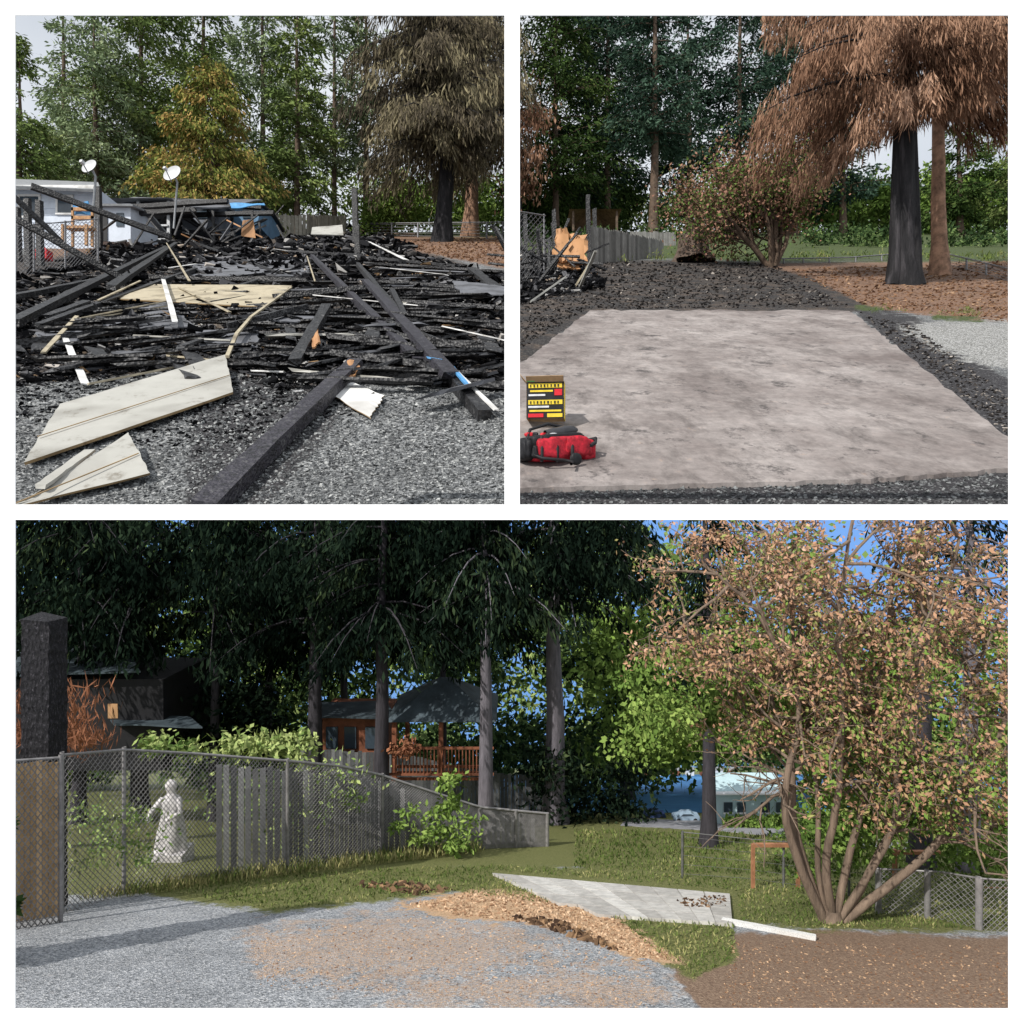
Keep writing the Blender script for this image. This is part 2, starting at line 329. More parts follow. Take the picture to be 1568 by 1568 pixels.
# ---- concrete slab
k=NB('old_concrete'); n1=k.noise(.9,5,.7); n2=k.noise(9,6,.75); n5=k.noise(2.6,6,.8)
mpn=k.n('Mapping'); mpn.inputs['Scale'].default_value=(1,.25,1); mpn.inputs['Rotation'].default_value=(0,0,.5); k.l(k.co(),mpn.inputs[0]); n4=k.noise(3,5,.8,mpn.outputs[0])
c=k.ramp(n1,[(.3,(.15,.125,.118)),(.5,(.26,.23,.218)),(.7,(.38,.345,.33))]); c=k.mix(.7,c,k.ramp(n2,[(.3,grey(.45)),(.6,grey(1))]),'MULTIPLY')
c=k.mix(k.ramp(n4,[(.50,grey(0)),(.68,grey(.6))]),c,(.06,.05,.047)); c=k.mix(k.ramp(n2,[(.62,grey(0)),(.74,grey(.5))]),c,(.42,.30,.21))
c=k.mix(k.ramp(n5,[(.57,grey(0)),(.64,grey(.75))]),c,(.045,.04,.04))
M_conc=k.bsdf(c,.85,n2,.4,.006)
def slab(name,pts,mat,l,th,h,hz,jag):
    ring=[]
    for i in range(len(pts)):
        a=pts[i];b=pts[(i+1)%len(pts)]
        for s in np.linspace(0,1,24,endpoint=False): ring.append((a[0]+(b[0]-a[0])*s+random.uniform(-jag,jag),a[1]+(b[1]-a[1])*s+random.uniform(-jag,jag)*.5))
    top=[P(u,v,(h-l)*F/(v-hz)) for u,v in ring]; me=bpy.data.meshes.new(name); n=len(top)
    me.from_pydata([tuple(p) for p in top]+[(p[0],p[1],p[2]-th) for p in top],[],[tuple(range(n))]+[(i,i+n,(i+1)%n+n,(i+1)%n) for i in range(n)])
    me.materials.append(mat); return link(bpy.data.objects.new(name,me))
slab('concrete_slab',[(905,475),(1300,475),(1370,528),(1560,684),(1560,716),(1300,735),(789,747),(789,562)],M_conc,.03,.05,HT,VT,3.2)

def inside_samples(poly,n):
    xs=[p[0] for p in poly];ys=[p[1] for p in poly]; out=np.zeros((0,2))
    while len(out)<n:
        u=R.uniform(min(xs),max(xs),n*2); v=R.uniform(min(ys),max(ys),n*2); i,_=inpoly(u,v,poly); out=np.concatenate([out,np.stack([u[i],v[i]],1)])
    return out[:n]
def scatter(name,poly,n,smin,smax,mat,asp=(1,1),lift=0.,bias=0,h=HT,hz=VT,flat=.6,parent=None,tilt=.35):
    q=inside_samples(poly,n)
    y=h*F/(q[:,1]-hz); c=np.stack([(q[:,0]-CX)/F*y,y,(CY-q[:,1])/F*y],1)
    s=R.uniform(smin,smax,n)*(y/F)
    a=unit(R.normal(0,1,(n,3))*np.array([1,1,tilt])); b=unit(np.cross(a,np.array([0,0,1.])+R.normal(0,.35,(n,3)))); cc=np.cross(a,b)
    ax=a*(s*R.uniform(*asp,n))[:,None]; ay=b*(s*R.uniform(.5,1,n))[:,None]; az=cc*(s*flat*R.uniform(.3,1,n))[:,None]
    c[:,2]+=R.random(n)*lift*y/F
    sg=np.array([(i,j,k_) for i in(-.5,.5) for j in(-.5,.5) for k_ in(-.5,.5)])
    V=c[:,None]+sg[None,:,0,None]*ax[:,None]+sg[None,:,1,None]*ay[:,None]+sg[None,:,2,None]*az[:,None]
    V=V+R.normal(0,.13,V.shape)*s[:,None,None]
    Q=(BQ[None]+np.arange(n)[:,None,None]*8); return quads(name,V,Q,mat,np.repeat(np.clip(R.random(n)+bias,0,1),8),parent)
scatter('loose_gravel',[(20,590),(340,570),(560,590),(784,600),(784,784),(20,784)],13000,2.5,5.5,M_grav,flat=.7)
scatter('loose_gravel',[(788,742),(1300,738),(1560,718),(1560,784),(788,784)],2200,2,6,M_grav,bias=-.2)
field=[(20,430),(150,385),(540,365),(772,425),(780,600),(640,590),(545,575),(430,600),(340,560),(23,595)]
scatter('burnt_debris_field',field,10000,1.5,6,M_deb,(1,2.4),3,flat=.5,tilt=.2)
scatter('burnt_debris_field',field,2600,5,13,M_deb,(1,2),5,flat=.3,bias=-.02,tilt=.2)
scatter('burnt_debris_field',field,300,12,24,M_deb,(1,1.8),5,flat=.12,bias=.05,tilt=.1)
scatter('burnt_debris_field',field,500,2.5,5,M_deb,(5,12),6,flat=.5,tilt=.12,bias=-.1)
scatter('burnt_debris_field',[(200,345),(560,352),(640,385),(500,420),(150,400)],2200,2,7,M_deb,(1,4),8,flat=.5,tilt=.3)
scatter('white_ash_patch',[(370,372),(460,368),(470,384),(380,390)],500,2,6,M_deb,(1,2),3,flat=.3,bias=.45)
scatter('white_ash_patch',[(560,405),(690,412),(680,432),(580,425)],400,2,6,M_deb,(1,2),3,flat=.3,bias=.4)
scatter('white_ash_patch',[(250,470),(420,470),(430,540),(260,530)],700,2,6,M_deb,(1,2),3,flat=.3,bias=.3)
scatter('burnt_debris_field',[(20,580),(520,570),(600,620),(300,700),(20,640)],1300,2,7,M_deb,(1,3),0,-.2,flat=.3)
scatter('ash_rubble',[(788,400),(1180,404),(1300,470),(900,474),(788,540)],3600,1,3.4,M_ashb,(1,2),1)
scatter('ash_rubble',[(788,385),(890,400),(930,440),(788,468)],1300,2,7,M_deb,(1,4),5)
scatter('ash_rubble',[(1310,476),(1400,500),(1560,620),(1560,680)],900,1.5,4,M_ashb,(1,2),0,.05)
scatter('slab_crumbs',[(905,480),(1290,480),(1540,690),(1300,728),(800,740),(800,570)],450,1,2.8,M_ashb,(1,2.5),0,-.1)
scatter('needle_litter',[(1200,412),(1560,400),(1560,495),(1330,470)],2500,1.2,3.5,M_dufb,(1,3),0)
scatter('needle_litter',[(600,370),(784,360),(784,412),(660,390)],1200,1.2,3,M_dufb,(1,3),0)

# ---- timbers on the left heap   (u,v,lift)
def bm(a,b,w,t,mat=M_char,name='charred_beam',**kw): return beam(name,T(*a),T(*b),w,t,mat,**kw)
pk=empty('charred_planks')
for i in range(200):
    q=inside_samples(field,1)[0]
    if q[1]>540 and random.random()<.5: continue
    l=random.uniform(.04,.16); a=T(q[0],q[1],l); ang=random.gauss(0,.5)+(0 if random.random()<.7 else 1.2); L=random.uniform(.35,1.0)*min(a[1],16)*.16+.25
    d=np.array([math.cos(ang),math.sin(ang),ST*math.sin(ang)+random.uniform(-.05,.06)])
    e=a+d*L
    if CX+e[0]/e[1]*F>770: d[0]=-abs(d[0]); e=a+d*L
    r_=random.random(); beam(f'plank_{i}',a,e,random.uniform(.06,.19),.03,M_char if r_<.86 else M_ashs if r_<.97 else M_sid,pk,6,.2)
bm((545,556,.12),(312,781,.05),.15,.10,M_charp)
bm((478,392,.35),(642,556,.08),.13,.12,M_charp); bm((548,405,.3),(742,640,.03),.12,.12,M_char)
bm((560,430,.25),(690,575,.15),.16,.08,M_charp); bm((500,470,.3),(452,556,.05),.13,.10); bm((600,445,.2),(668,585,.05),.10,.1)
for a,b,w in [((560,404,.15),(780,418,.12),.3),((585,432,.12),(778,447,.1),.26),((600,462,.1),(780,474,.1),.24),((640,486,.1),(780,503,.1),.2),((505,516,.15),(650,534,.1),.2),((508,541,.1),(665,561,.08),.16),((545,570,.07),(780,592,.05),.14),((615,515,.12),(780,540,.1),.18)]: bm(a,b,w,.07)
bm((722,412,.15),(778,456,.1),.3,.1)
for a,b,w in [((20,494,.2),(255,378,.4),.14),((20,455,.2),(170,425,.2),.12),((60,500,.1),(300,412,.2),.1),((170,440,.3),(270,372,.5),.16),((230,425,.15),(470,430,.15),.14),((330,380,.2),(560,392,.2),.25),((300,372,.3),(430,420,.1),.16),((480,375,.2),(640,378,.15),.3),((500,388,.2),(700,408,.15),.2),((420,455,.15),(560,440,.3),.1),((20,528,.1),(190,505,.1),.1),((350,500,.15),(470,470,.2),.09)]: bm(a,b,w,.1)
beam('leaning_charred_pole',P(50,286,20),P(262,364,22),.16,.16,M_char); beam('leaning_charred_pole',P(24,335,14),P(190,428,15),.12,.12,M_char); beam('leaning_charred_pole',P(20,300,19),P(96,372,20),.12,.12,M_char)
for c4 in [[(300,398,.12),(478,396,.12),(470,422,.1),(285,424,.1)],[(200,470,.1),(260,462,.12),(300,500,.08),(215,505,.08)],[(400,478,.12),(480,470,.12),(486,490,.1),(410,492,.1)],[(150,490,.06),(205,486,.06),(195,512,.05),(140,515,.05)],[(650,553,.1),(672,543,.14),(690,565,.1),(668,588,.06)],[(380,375,.12),(470,372,.12),(480,384,.1),(370,388,.1)],[(60,510,.08),(130,500,.08),(120,528,.07),(50,535,.07)],[(300,508,.08),(390,500,.1),(400,530,.07),(310,535,.07)],[(690,430,.2),(778,438,.2),(778,452,.18),(705,448,.18)]]:
    sheet('ash_covered_panel',[T(*p) for p in c4],M_ashs,.02,jag=.04)
sheet('siding_panel',[T(*p) for p in[(36,708,.06),(92,618,.12),(345,543,.16),(357,600,.08)]],M_sid,.02,None,.002,edge=M_edge,jag=.006)
sheet('siding_panel',[T(*p) for p in[(12,778,.04),(55,755,.08),(196,662,.14),(230,724,.07)]],M_sid,.02,None,.002,edge=M_edge,jag=.006)
beam('panel_lap_joint',T(58,668,.10),T(352,574,.12),.008,.006,M_edge); beam('panel_lap_joint',T(20,772,.085),T(212,694,.11),.008,.006,M_edge)
sheet('siding_panel',[T(*p) for p in[(180,458,.12),(235,434,.2),(447,438,.2),(405,469,.12)]],M_cream,.02,None,.02,edge=M_edge)
sheet('white_board',[T(*p) for p in[(499,598,.05),(520,577,.06),(588,606,.05),(566,640,.04)]],M_white,.008,None,.002,edge=M_edge,jag=.012)
def strip(name,pts,w,t,mat):
    pr=empty(name)
    for a,b in zip(pts[:-1],pts[1:]): beam('piece',T(*a),T(*b),w,t,mat,pr,6,.06)
strip('bent_trim_strip',[(446,440,.22),(384,486,.22),(362,512,.2),(348,546,.16)],.04,.03,M_cream)
for a,b,w in [((205,514,.12),(356,522,.12),.06),((66,540,.12),(118,484,.18),.05),((135,588,.05),(300,556,.08),.035),((108,492,.1),(260,468,.15),.035),((274,440,.2),(352,478,.15),.05),((257,545,.1),(330,552,.1),.05),((120,488,.14),(300,452,.2),.03),((470,392,.5),(482,430,.3),.03),((62,745,.1),(138,690,.12),.06),((255,372,.6),(290,430,.3),.05),((150,460,.2),(215,430,.3),.04)]:
    bm(a,b,w,.02,M_cream if w<.055 else M_sid,name='broken_lath')
for a,b,w in [((100,518,.1),(131,588,.05),.07),((680,500,.2),(778,522,.18),.08),((578,409,.25),(684,421,.25),.14),((565,370,.4),(622,398,.35),.16),((384,568,.06),(434,570,.06),.05),((690,560,.16),(760,628,.08),.04),((250,428,.3),(268,492,.2),.08),((480,452,.2),(640,468,.15),.04),((395,378,.3),(440,384,.3),.2),((260,410,.3),(300,404,.3),.08),((448,600,.05),(465,598,.05),.05)]:
    bm(a,b,w,.015,M_white,name='white_lath')
bm((655,548,.2),(678,552,.18),.04,.02,M_tarp,name='blue_scrap'); bm((692,562,.17),(716,590,.14),.04,.02,M_tarp,name='blue_scrap')
sheet('rusty_scrap',[T(*p) for p in[(526,555,.16),(548,550,.18),(552,566,.14),(530,580,.12)]],M_ply,.02)
sheet('rusty_scrap',[T(*p) for p in[(476,505,.2),(486,498,.22),(490,525,.16),(478,530,.16)]],M_ply,.02)
tg=empty('burnt_structure'); 
for i in range(120):
    u=random.gauss(290,75); v=random.uniform(352,385); y=yT(v); p=T(u,v)
    d=np.array([random.uniform(-1,1),random.uniform(-.5,.5),random.uniform(-.3,.8)]); L=random.uniform(.6,2.4)*y/32
    a=p+np.array([0,0,random.uniform(0,.9)*y/36]); beam(f'timber_{i}',a,a+unit(d)*L,random.uniform(.05,.12),.08,M_char if random.random()<.9 else M_ply if random.random()<.4 else M_ashs,tg,4)
for i in range(24):
    u=random.uniform(225,410); v=random.uniform(358,378); p=T(u,v); beam(f'stud_{i}',p,p+np.array([random.uniform(-.2,.2),0,random.uniform(1.2,2.4)]),.14,.12,M_char,tg,5)
for i,(u0,v0,u1,v1,y) in enumerate([(190,318,350,308,42),(240,306,400,318,46),(270,330,420,326,45),(150,330,300,322,40)]): beam(f'roof_timber_{i}',P(u0,v0,y),P(u1,v1,y),.3,.25,M_char,tg,8)
sheet('burnt_roof',[P(170,310,46),P(250,299,46),P(402,308,50),P(300,318,42)],M_ashs,.1,tg,.15)
for u,vb,vt in [(152,385,288),(44,412,303),(62,408,306),(28,400,318),(545,380,288),(548,395,345)]:
    y=yT(vb); beam('charred_post',T(u,vb),P(u-2,vt,y),8*y/F,8*y/F,M_char,None,10)

# ---- left background things
def shed(name,u0,u1,vr,ve,vb,y,dep,mw,mr):
    pr=empty(name); box('walls',P(u0,0,y)[0],P(u1,0,y)[0],y,y+dep,P(0,vb,y)[2],P(0,ve,y)[2],mw,pr)
    o=(P(0,vr,y)[2]-P(0,ve,y)[2]); a=P(u0-3,ve,y-.4);b=P(u1+3,ve,y-.4); up=np.array([0,dep/2+.4,o])
    sheet('roof_front',[a,b,b+up,a+up],mr,.12,pr,.01); sheet('roof_back',[a+up,b+up,b+np.array([0,dep+.8,0]),a+np.array([0,dep+.8,0])],mr,.12,pr,.01)
    w=(u1-u0)/4
    box('door',P(u0+w*.5,0,y)[0],P(u0+w*1.2,0,y)[0],y-.06,y-.01,P(0,vb,y)[2],P(0,ve+(vb-ve)*.25,y)[2],M_blk,pr)
    box('window',P(u0+w*2.3,0,y)[0],P(u0+w*3.2,0,y)[0],y-.06,y-.01,P(0,ve+(vb-ve)*.6,y)[2],P(0,ve+(vb-ve)*.25,y)[2],M_glass,pr)
    return pr
hs=empty('mobile_home'); y=yT(380)
x0,x1=P(-160,0,y)[0],P(148,0,y)[0]; zb=P(0,384,y)[2]; zt=P(0,287,y)[2]
box('walls',x0,x1,y,y+9,zb,zt,M_house,hs)
for i in range(9): box(f'siding_lap_{i}',x0,x1+.01,y-.03,y-.002,zb+(zt-zb)*i/9,zb+(zt-zb)*(i+.82)/9,M_house,hs)
sheet('roof',[P(-170,277,y-1)+0,P(154,290,y-1),P(150,290,y+6)+np.array([0,0,.5]),P(-170,277,y+6)+np.array([0,0,.5])],M_roof,.15,hs,.01)
box('fascia',x0,x1+.15,y-.35,y-.2,zt-.25,zt-.02,M_white,hs)
for i,(a,b_,c,d) in enumerate([(30,62,300,333),(88,112,301,328)]):
    box(f'window_{i}',P(a,0,y)[0],P(b_,0,y)[0],y-.06,y-.04,P(0,d,y)[2],P(0,c,y)[2],M_glass,hs)
    for q in(a,b_): box(f'window_jamb_{i}_{q}',P(q,0,y)[0]-.06,P(q,0,y)[0]+.06,y-.1,y-.045,P(0,d,y)[2],P(0,c,y)[2],M_white,hs)
    for q in(c,d): box(f'window_rail_{i}_{q}',P(a,0,y)[0]-.06,P(b_,0,y)[0]+.06,y-.12,y-.05,P(0,q,y)[2]-.06,P(0,q,y)[2]+.06,M_white,hs)
M_shw=m_plain('grey_shed_wall',(.20,.22,.26),.8,.3,1)
shed('garden_shed',255,335,299,309,352,48,4,M_shw,M_roof); shed('garden_shed',335,400,304,312,350,50,4,m_plain('blue_shed_wall',(.12,.22,.34),.8,.3,1),M_char)
shed('garden_shed',150,200,302,312,370,39,3,M_house,M_roof)
def dish(u,v,vb,rpx,y):
    pr=empty('satellite_dish'); c=P(u,v,y); r=rpx*y/F; V=[];Q=[]
    ax=unit(np.array([-.25,-1,.35])); a=unit(np.cross(ax,[0,0,1.])); b=np.cross(a,ax); N=24;K=6
    for s_ in(0,1):
        for i in range(K+1):
            for j in range(N):
                t=2*math.pi*j/N; rr=r*max(i/K,.01); V.append(c+a*rr*math.cos(t)+b*rr*.92*math.sin(t)+ax*(.28*r*(i/K)**2-s_*.03))
    for s_ in(0,1):
        for i in range(K):
            for j in range(N): o=s_*(K+1)*N; Q.append((o+i*N+j,o+i*N+(j+1)%N,o+(i+1)*N+(j+1)%N,o+(i+1)*N+j))
    quads('reflector',V,Q,M_dish,None,pr,True)
    t=Tubes(); t.add([c-ax*.05,c-ax*.3+np.array([0,0,-.2]),P(u,vb,y+.3)],[.06]*3); t.add([c-b*r*.9,c+ax*r*1.1-b*r*.3],[.03,.03]); t.make('mast_and_arm',M_pole,pr)
    cc=c+ax*r*1.1-b*r*.3; boxes('feed_horn',[obox(cc,a*.16,b*.14,ax*.2)],M_dish,pr)
dish(139,257,375,13,33); dish(266,268,350,15,38)
def gazebo(name,u0,u1,vt,ve,vb,y,dep,mroof,mpost,rl=(.08,.16)):
    pr=empty(name); xa=P(u0,0,y)[0];xb=P(u1,0,y)[0]; ze=P(0,ve,y)[2]; zt=P(0,vt,y)[2]; zb=P(0,vb,y)[2]; xm=(xa+xb)/2; w=(xb-xa)
    V=[(xa,y,ze),(xb,y,ze),(xb,y+dep,ze),(xa,y+dep,ze),(xm-w*.06,y+dep*.45,zt),(xm+w*.06,y+dep*.45,zt),(xm+w*.06,y+dep*.55,zt),(xm-w*.06,y+dep*.55,zt)]
    quads('hip_roof',V,[(0,1,5,4),(1,2,6,5),(2,3,7,6),(3,0,4,7),(4,5,6,7)],mroof,None,pr)
    e=w*.02
    for i,(px_,py_) in enumerate([(xa+w*.08,y+dep*.08),(xb-w*.08,y+dep*.08),(xb-w*.08,y+dep*.9),(xa+w*.08,y+dep*.9),(xm,y+dep*.08)]): box(f'post_{i}',px_-e,px_+e,py_-e,py_+e,zb,ze,mpost,pr)
    for i in range(3): box(f'rail_{i}',xa+w*.08,xb-w*.08,y+dep*.05,y+dep*.07,zb+(ze-zb)*(rl[0]+rl[1]*i),zb+(ze-zb)*(rl[0]+.04+rl[1]*i),mpost,pr)
    return pr
gazebo('canopy_tent',150,262,290,303,370,44,6,M_roof,M_pole)
sheet('blue_tarp',[P(352,312,44),P(404,310,44),P(406,315,43.5),P(354,317,43.5)],M_tarp,.05,None,.1)
sheet('blue_tarp',[P(112,312,31),P(138,310,31),P(140,328,31),P(114,330,31)],M_tarp,.05,None,.1)
ch=empty('wooden_chair')
y=yT(392)
for i,(u0,u1,v0,v1,dy) in enumerate([(110,113,318,378,0),(140,143,318,378,0),(110,143,318,323,0),(110,143,331,336,0),(108,147,350,354,-.3),(108,111,352,384,-.6),(143,147,352,384,-.6)]): box(f'part_{i}',P(u0,0,y)[0],P(u1,0,y)[0],y+dy-.05,y+dy+.05+(.3 if i==4 else 0),P(0,v1,y)[2],P(0,v0,y)[2],M_wood,ch)
y=yT(405); c=P(64,391,y); gc=empty('red_gas_can'); boxes('body',[obox(c,np.array([.6,0,0]),np.array([0,.35,0]),np.array([0,0,.34]))],M_redp,gc); tb=Tubes(); tb.add([c+[-.2,0,.16],c+[-.1,0,.28],c+[.1,0,.28],c+[.2,0,.16]],[.03]*4); tb.make('handle',M_redp,gc)
def board_fence(name,pts,mat,n,gap=.12,parent=None,jit=2.5,yf=yT):
    """pts: (u,vbase,vtop)"""
    pr=empty(name); L=[]; u=np.array([p[0] for p in pts],float); vb=np.array([p[1] for p in pts],float); vt=np.array([p[2] for p in pts],float)
    d=np.concatenate([[0],np.cumsum(np.hypot(*np.diff(np.array([[P(a,b,yf(b))[0],yf(b)] for a,b in zip(u,vb)]),axis=0).T))])
    for i in range(n):
        s=d[-1]*(i+.5)/n; uu=np.interp(s,d,u); b=np.interp(s,d,vb); t=np.interp(s,d,vt)+random.uniform(-jit,jit); y=yf(b); p0=P(uu,b,y);p1=P(uu,t,y)
        s2=s+d[-1]/n*.5; u2=np.interp(s2,d,u); b2=np.interp(s2,d,vb); q=P(u2,b2,yf(b2)); ax=(q-p0)*2*(1-gap); ax[2]=0
        L.append(obox((p0+p1)/2,ax,unit(np.cross(ax,[0,0,1.]))*np.linalg.norm(ax)*.12,p1-p0))
    boxes('boards',L,mat,pr,R.random(n)); return pr
M_fgrey=m_rnd('weathered_fence',[(0,(.18,.175,.165)),(1,(.36,.35,.33))],.85,3,.3,.02); M_fcream=m_rnd('cream_fence',[(0,(.30,.28,.23)),(1,(.52,.49,.42))],.8,3)
M_fgreyB=m_rnd('weathered_fence_lower',[(0,(.08,.085,.09)),(1,(.20,.205,.21))],.85,.1,.3,1); M_fgoldB=m_rnd('tan_fence_boards',[(0,(.40,.27,.14)),(1,(.72,.50,.28))],.85,.05,.3,1)
M_post_r=m_rnd('brown_picket',[(0,(.08,.055,.04)),(1,(.22,.15,.10))],.85,3)
board_fence('wooden_fence',[(410,366,330),(470,365,329),(530,362,331)],M_fcream,34,jit=1)
sheet('fallen_plywood',[P(372,338,40),P(388,336,40),P(392,365,40),P(370,362,40)],M_ply,.05)
sheet('pale_panel_pile',[P(478,348,44),P(524,344,44),P(526,360,42),P(476,358,42)],M_sid,.05)
def wire_fence(name,pts,posts,hmat,rows,cell,rw,yf,topw=1.6,postw=5,diag=True):
    pr=empty(name); U=np.array([p[0] for p in pts],float); VBs=np.array([p[1] for p in pts],float); VTs=np.array([p[2] for p in pts],float)
    def pt(u,f):
        b=np.interp(u,U,VBs);t=np.interp(u,U,VTs); y=yf(b); return P(u,b+(t-b)*f,y)
    tb=Tubes(6)
    us_=np.linspace(U[0],U[-1],60); y=[yf(np.interp(u,U,VBs)) for u in us_]
    tb.add([pt(u,1) for u in us_],[topw*.5*q/F for q in y]); 
    for u in posts:
        q=yf(np.interp(u,U,VBs))/F; tb.add([pt(u,-.02),pt(u,.5),pt(u,1.02)],[postw*.5*q]*3); 
    tb.make('posts_and_rail',hmat,pr)
    w=Tubes(3)
    if diag:
        u=U[0]; us2=[]
        while u<U[-1]:
            us2.append(u); b=np.interp(u,U,VBs);t=np.interp(u,U,VTs); u+=max(2.5,cell*(b-t)/(VBs[0]-VTs[0]))
        us2=np.array(us2+[U[-1]]); K=rows
        for i in range(-K,len(us2)):
            for sgn in(0,1):
                pts_=[]; rr=[]
                for k_ in range(K+1):
                    j=i+k_
                    if 0<=j<len(us2):
                        f=k_/K if sgn==0 else 1-k_/K
                        pts_.append(pt(us2[j],f)); rr.append(rw*.5*yf(np.interp(us2[j],U,VBs))/F)
                if len(pts_)>1: w.add(pts_,rr)
    else:
        for r in range(rows): w.add([pt(u,(r+.5)/rows) for u in us_],[rw*.5*q/F for q in y])
    w.make('wire_mesh',hmat,pr); return pr
M_wire=m_plain('wire',(.22,.22,.23),.5,.2,3,.3); M_postB=m_plain('galvanised_post',(.26,.25,.25),.5,.3,.1,.3); M_postD=m_plain('dull_fence_wire',(.13,.13,.13),.6,.3,.1,.2)
wire_fence('wire_fence',[(560,362,342),(784,366,340)],[600,640,690,745,770],M_wire,5,8,.8,yT,diag=False,postw=3)
wire_fence('chain_link_fence',[(10,430,348),(150,405,335)],[24,52,100,150],M_wire,12,7,.7,yT,postw=3)
def con(name,u,vb,vt,w,mat,**kw):
    y=kw.pop('y',None) or yT(vb); b=np.array([(u-CX)/F*y,y,ST*y-HT]); top=(CY-vt)/F*y; px=y/F
    a=dict(ll=8*px,lw=2.6*px,tr=5*px); 
    for q in('ll','lw','tr'):
        if q in kw: kw[q]=kw[q]*px
    a.update(kw); return conifer(name,b,top-b[2],w*px,mat,**a)
con('conifer_tree',30,372,55,95,G_mid,n=12000,droop=.3)
con('conifer_tree',-60,372,20,110,G_mid,n=6000)
con('conifer_tree',150,366,-30,105,G_lite,n=12000,nb=130,pw=.6)
con('conifer_tree',215,364,-160,110,G_mid,n=20000,nb=150,pw=.6)
con('cedar_tree',325,368,90,120,G_yel,n=21000,nb=170,hang=.9,pw=.6,crown0=.06)
con('conifer_tree',310,360,-150,105,G_mid,n=19000,nb=140,pw=.6)
con('conifer_tree',405,362,-120,95,G_lite,n=18000,nb=130,pw=.55)
con('conifer_tree',455,364,-60,75,G_mid,n=10000,nb=90,pw=.55)
con('conifer_tree',512,362,-160,75,G_lite,n=7000,nb=80,pw=.5,crown0=.2,tr=4)
con('conifer_tree',560,361,-100,70,G_lite,n=5000,nb=70,pw=.5,crown0=.2)
con('conifer_tree',100,360,-60,70,G_lite,n=5000,nb=80,pw=.6)
mass('distant_trees',-50,784,262,350,95,108,14000,7,3.5,G_mid,140,20)
mass('distant_trees',600,784,285,345,80,100,7000,6,3.5,G_bush,60,14)
con('scorched_cedar_tree',676,370,-170,145,G_olive,n=42000,nb=150,crown0=.24,hang=1.8,droop=.5,pw=.25,ll=14,lw=1.9,tr=13,bark=M_barkC,sides=(1.2,6.0),jit=.075)
con('scorched_cedar_tree',720,362,-170,125,G_olive,n=20000,nb=110,crown0=.26,hang=1.8,droop=.5,pw=.3,ll=14,lw=2,tr=11,bark=M_barkO,bias=.2,sides=(1.5,5.2))
con('scorched_cedar_tree',790,366,-170,120,G_olive,n=9000,nb=80,crown0=.26,hang=1.8,droop=.5,pw=.3,ll=14,lw=2,tr=11,bark=M_barkC,bias=.1,sides=(2.4,3.9))
q=yT(362)/F; shrub('apple_tree',T(590,362),85*q,120*q,G_bush,M_bark,6,9000,5*q,3.4*q,3*q,4,.15,levels=2,cl=.13)

# ---------------- right outlook
for u,vb,vt,w,m,kw in [(850,364,-150,110,G_dark,dict(n=17000,nb=150,pw=.5)),(930,362,-190,95,G_blue,dict(n=18000,nb=150,pw=.5)),(1000,368,-120,80,G_blue,dict(n=13000,nb=110,pw=.5,crown0=.3,tr=7,bark=M_bark)),
  (1055,362,-60,70,G_blue,dict(n=8000,nb=90,pw=.55)),(1130,362,-150,95,G_blue,dict(n=15000,nb=120,pw=.5,crown0=.2)),(1215,360,-160,100,G_blue,dict(n=14000,nb=110,pw=.5)),(1290,360,-80,80,G_blue,dict(n=6000,nb=90)),(900,358,-220,120,G_dark,dict(n=10000,nb=110,pw=.5)),(1470,360,130,60,G_dark,dict(n=5000,nb=80)),(1560,360,110,80,G_mid,dict(n=5000,nb=80))]:
    con('conifer_tree',u,vb,vt,w,m,**kw)
mass('scorched_branches',788,822,120,300,48,58,2200,9,2.6,G_brown,22,13,down=1,bias=-.3)
mass('distant_trees',790,1600,300,352,95,108,20000,7,4,G_mid,160,18)
mass('distant_trees',1180,1560,268,345,85,100,12000,7,4.5,G_bush,70,20,bias=-.15)
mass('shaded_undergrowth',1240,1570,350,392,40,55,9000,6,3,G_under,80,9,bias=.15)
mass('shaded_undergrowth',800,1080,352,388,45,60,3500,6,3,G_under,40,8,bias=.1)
mass('shaded_undergrowth',795,960,285,350,75,88,8000,8,3.5,G_dark,50,18)
con('scorched_cedar_tree',1386,434,-260,200,G_brown,n=62000,nb=105,crown0=.38,hang=2.1,droop=.4,pw=.12,ll=19,lw=1.7,tr=19,bark=M_barkC,sides=(1.9,5.6),jit=.048)
con('scorched_cedar_tree',1440,420,-260,175,G_brown,n=32000,nb=75,crown0=.395,hang=2.1,droop=.45,pw=.2,ll=19,lw=1.7,tr=11,bark=M_barkO,bias=-.1,sides=(3.4,6.8),jit=.055)
tb=Tubes(8); y=yT(434); 
for du in(-15,-5,6,15): tb.add([P(1386+du*1.35,438,y-.2),P(1386+du*1.1,415,y-.2),P(1386+du,340,y-.15),P(1386+du*.7,200,y-.05),P(1386,60,y+.1)],np.array([11,9,8,7,3])*y/F)
tb.make('charred_tree_stems',M_barkC)
q=yT(408)/F; shrub('singed_bush',T(1182,408),210*q,170*q,G_mixed,M_bark,11,20000,5*q,3.2*q,4*q,9,.12,levels=3,cl=.07)
board_fence('wooden_fence',[(903,405,346),(1016,394,368)],M_fgrey,34,jit=1.5)
board_fence('wooden_fence',[(965,377,354),(1035,376,356)],M_fgrey,26,jit=1)
gazebo('garden_gazebo',872,952,300,320,380,52,5,M_barkO,M_bark)
wire_fence('wire_fence',[(1195,404,396),(1300,402,394),(1380,398,388)],[1200,1230,1270,1310,1350],M_wire,4,8,.7,yT,diag=False,postw=2.5)
wire_fence('wire_fence',[(1440,404,386),(1500,418,400),(1570,440,418)],[1450,1480,1510,1545],M_wire,5,8,.8,yT,diag=False,postw=3)
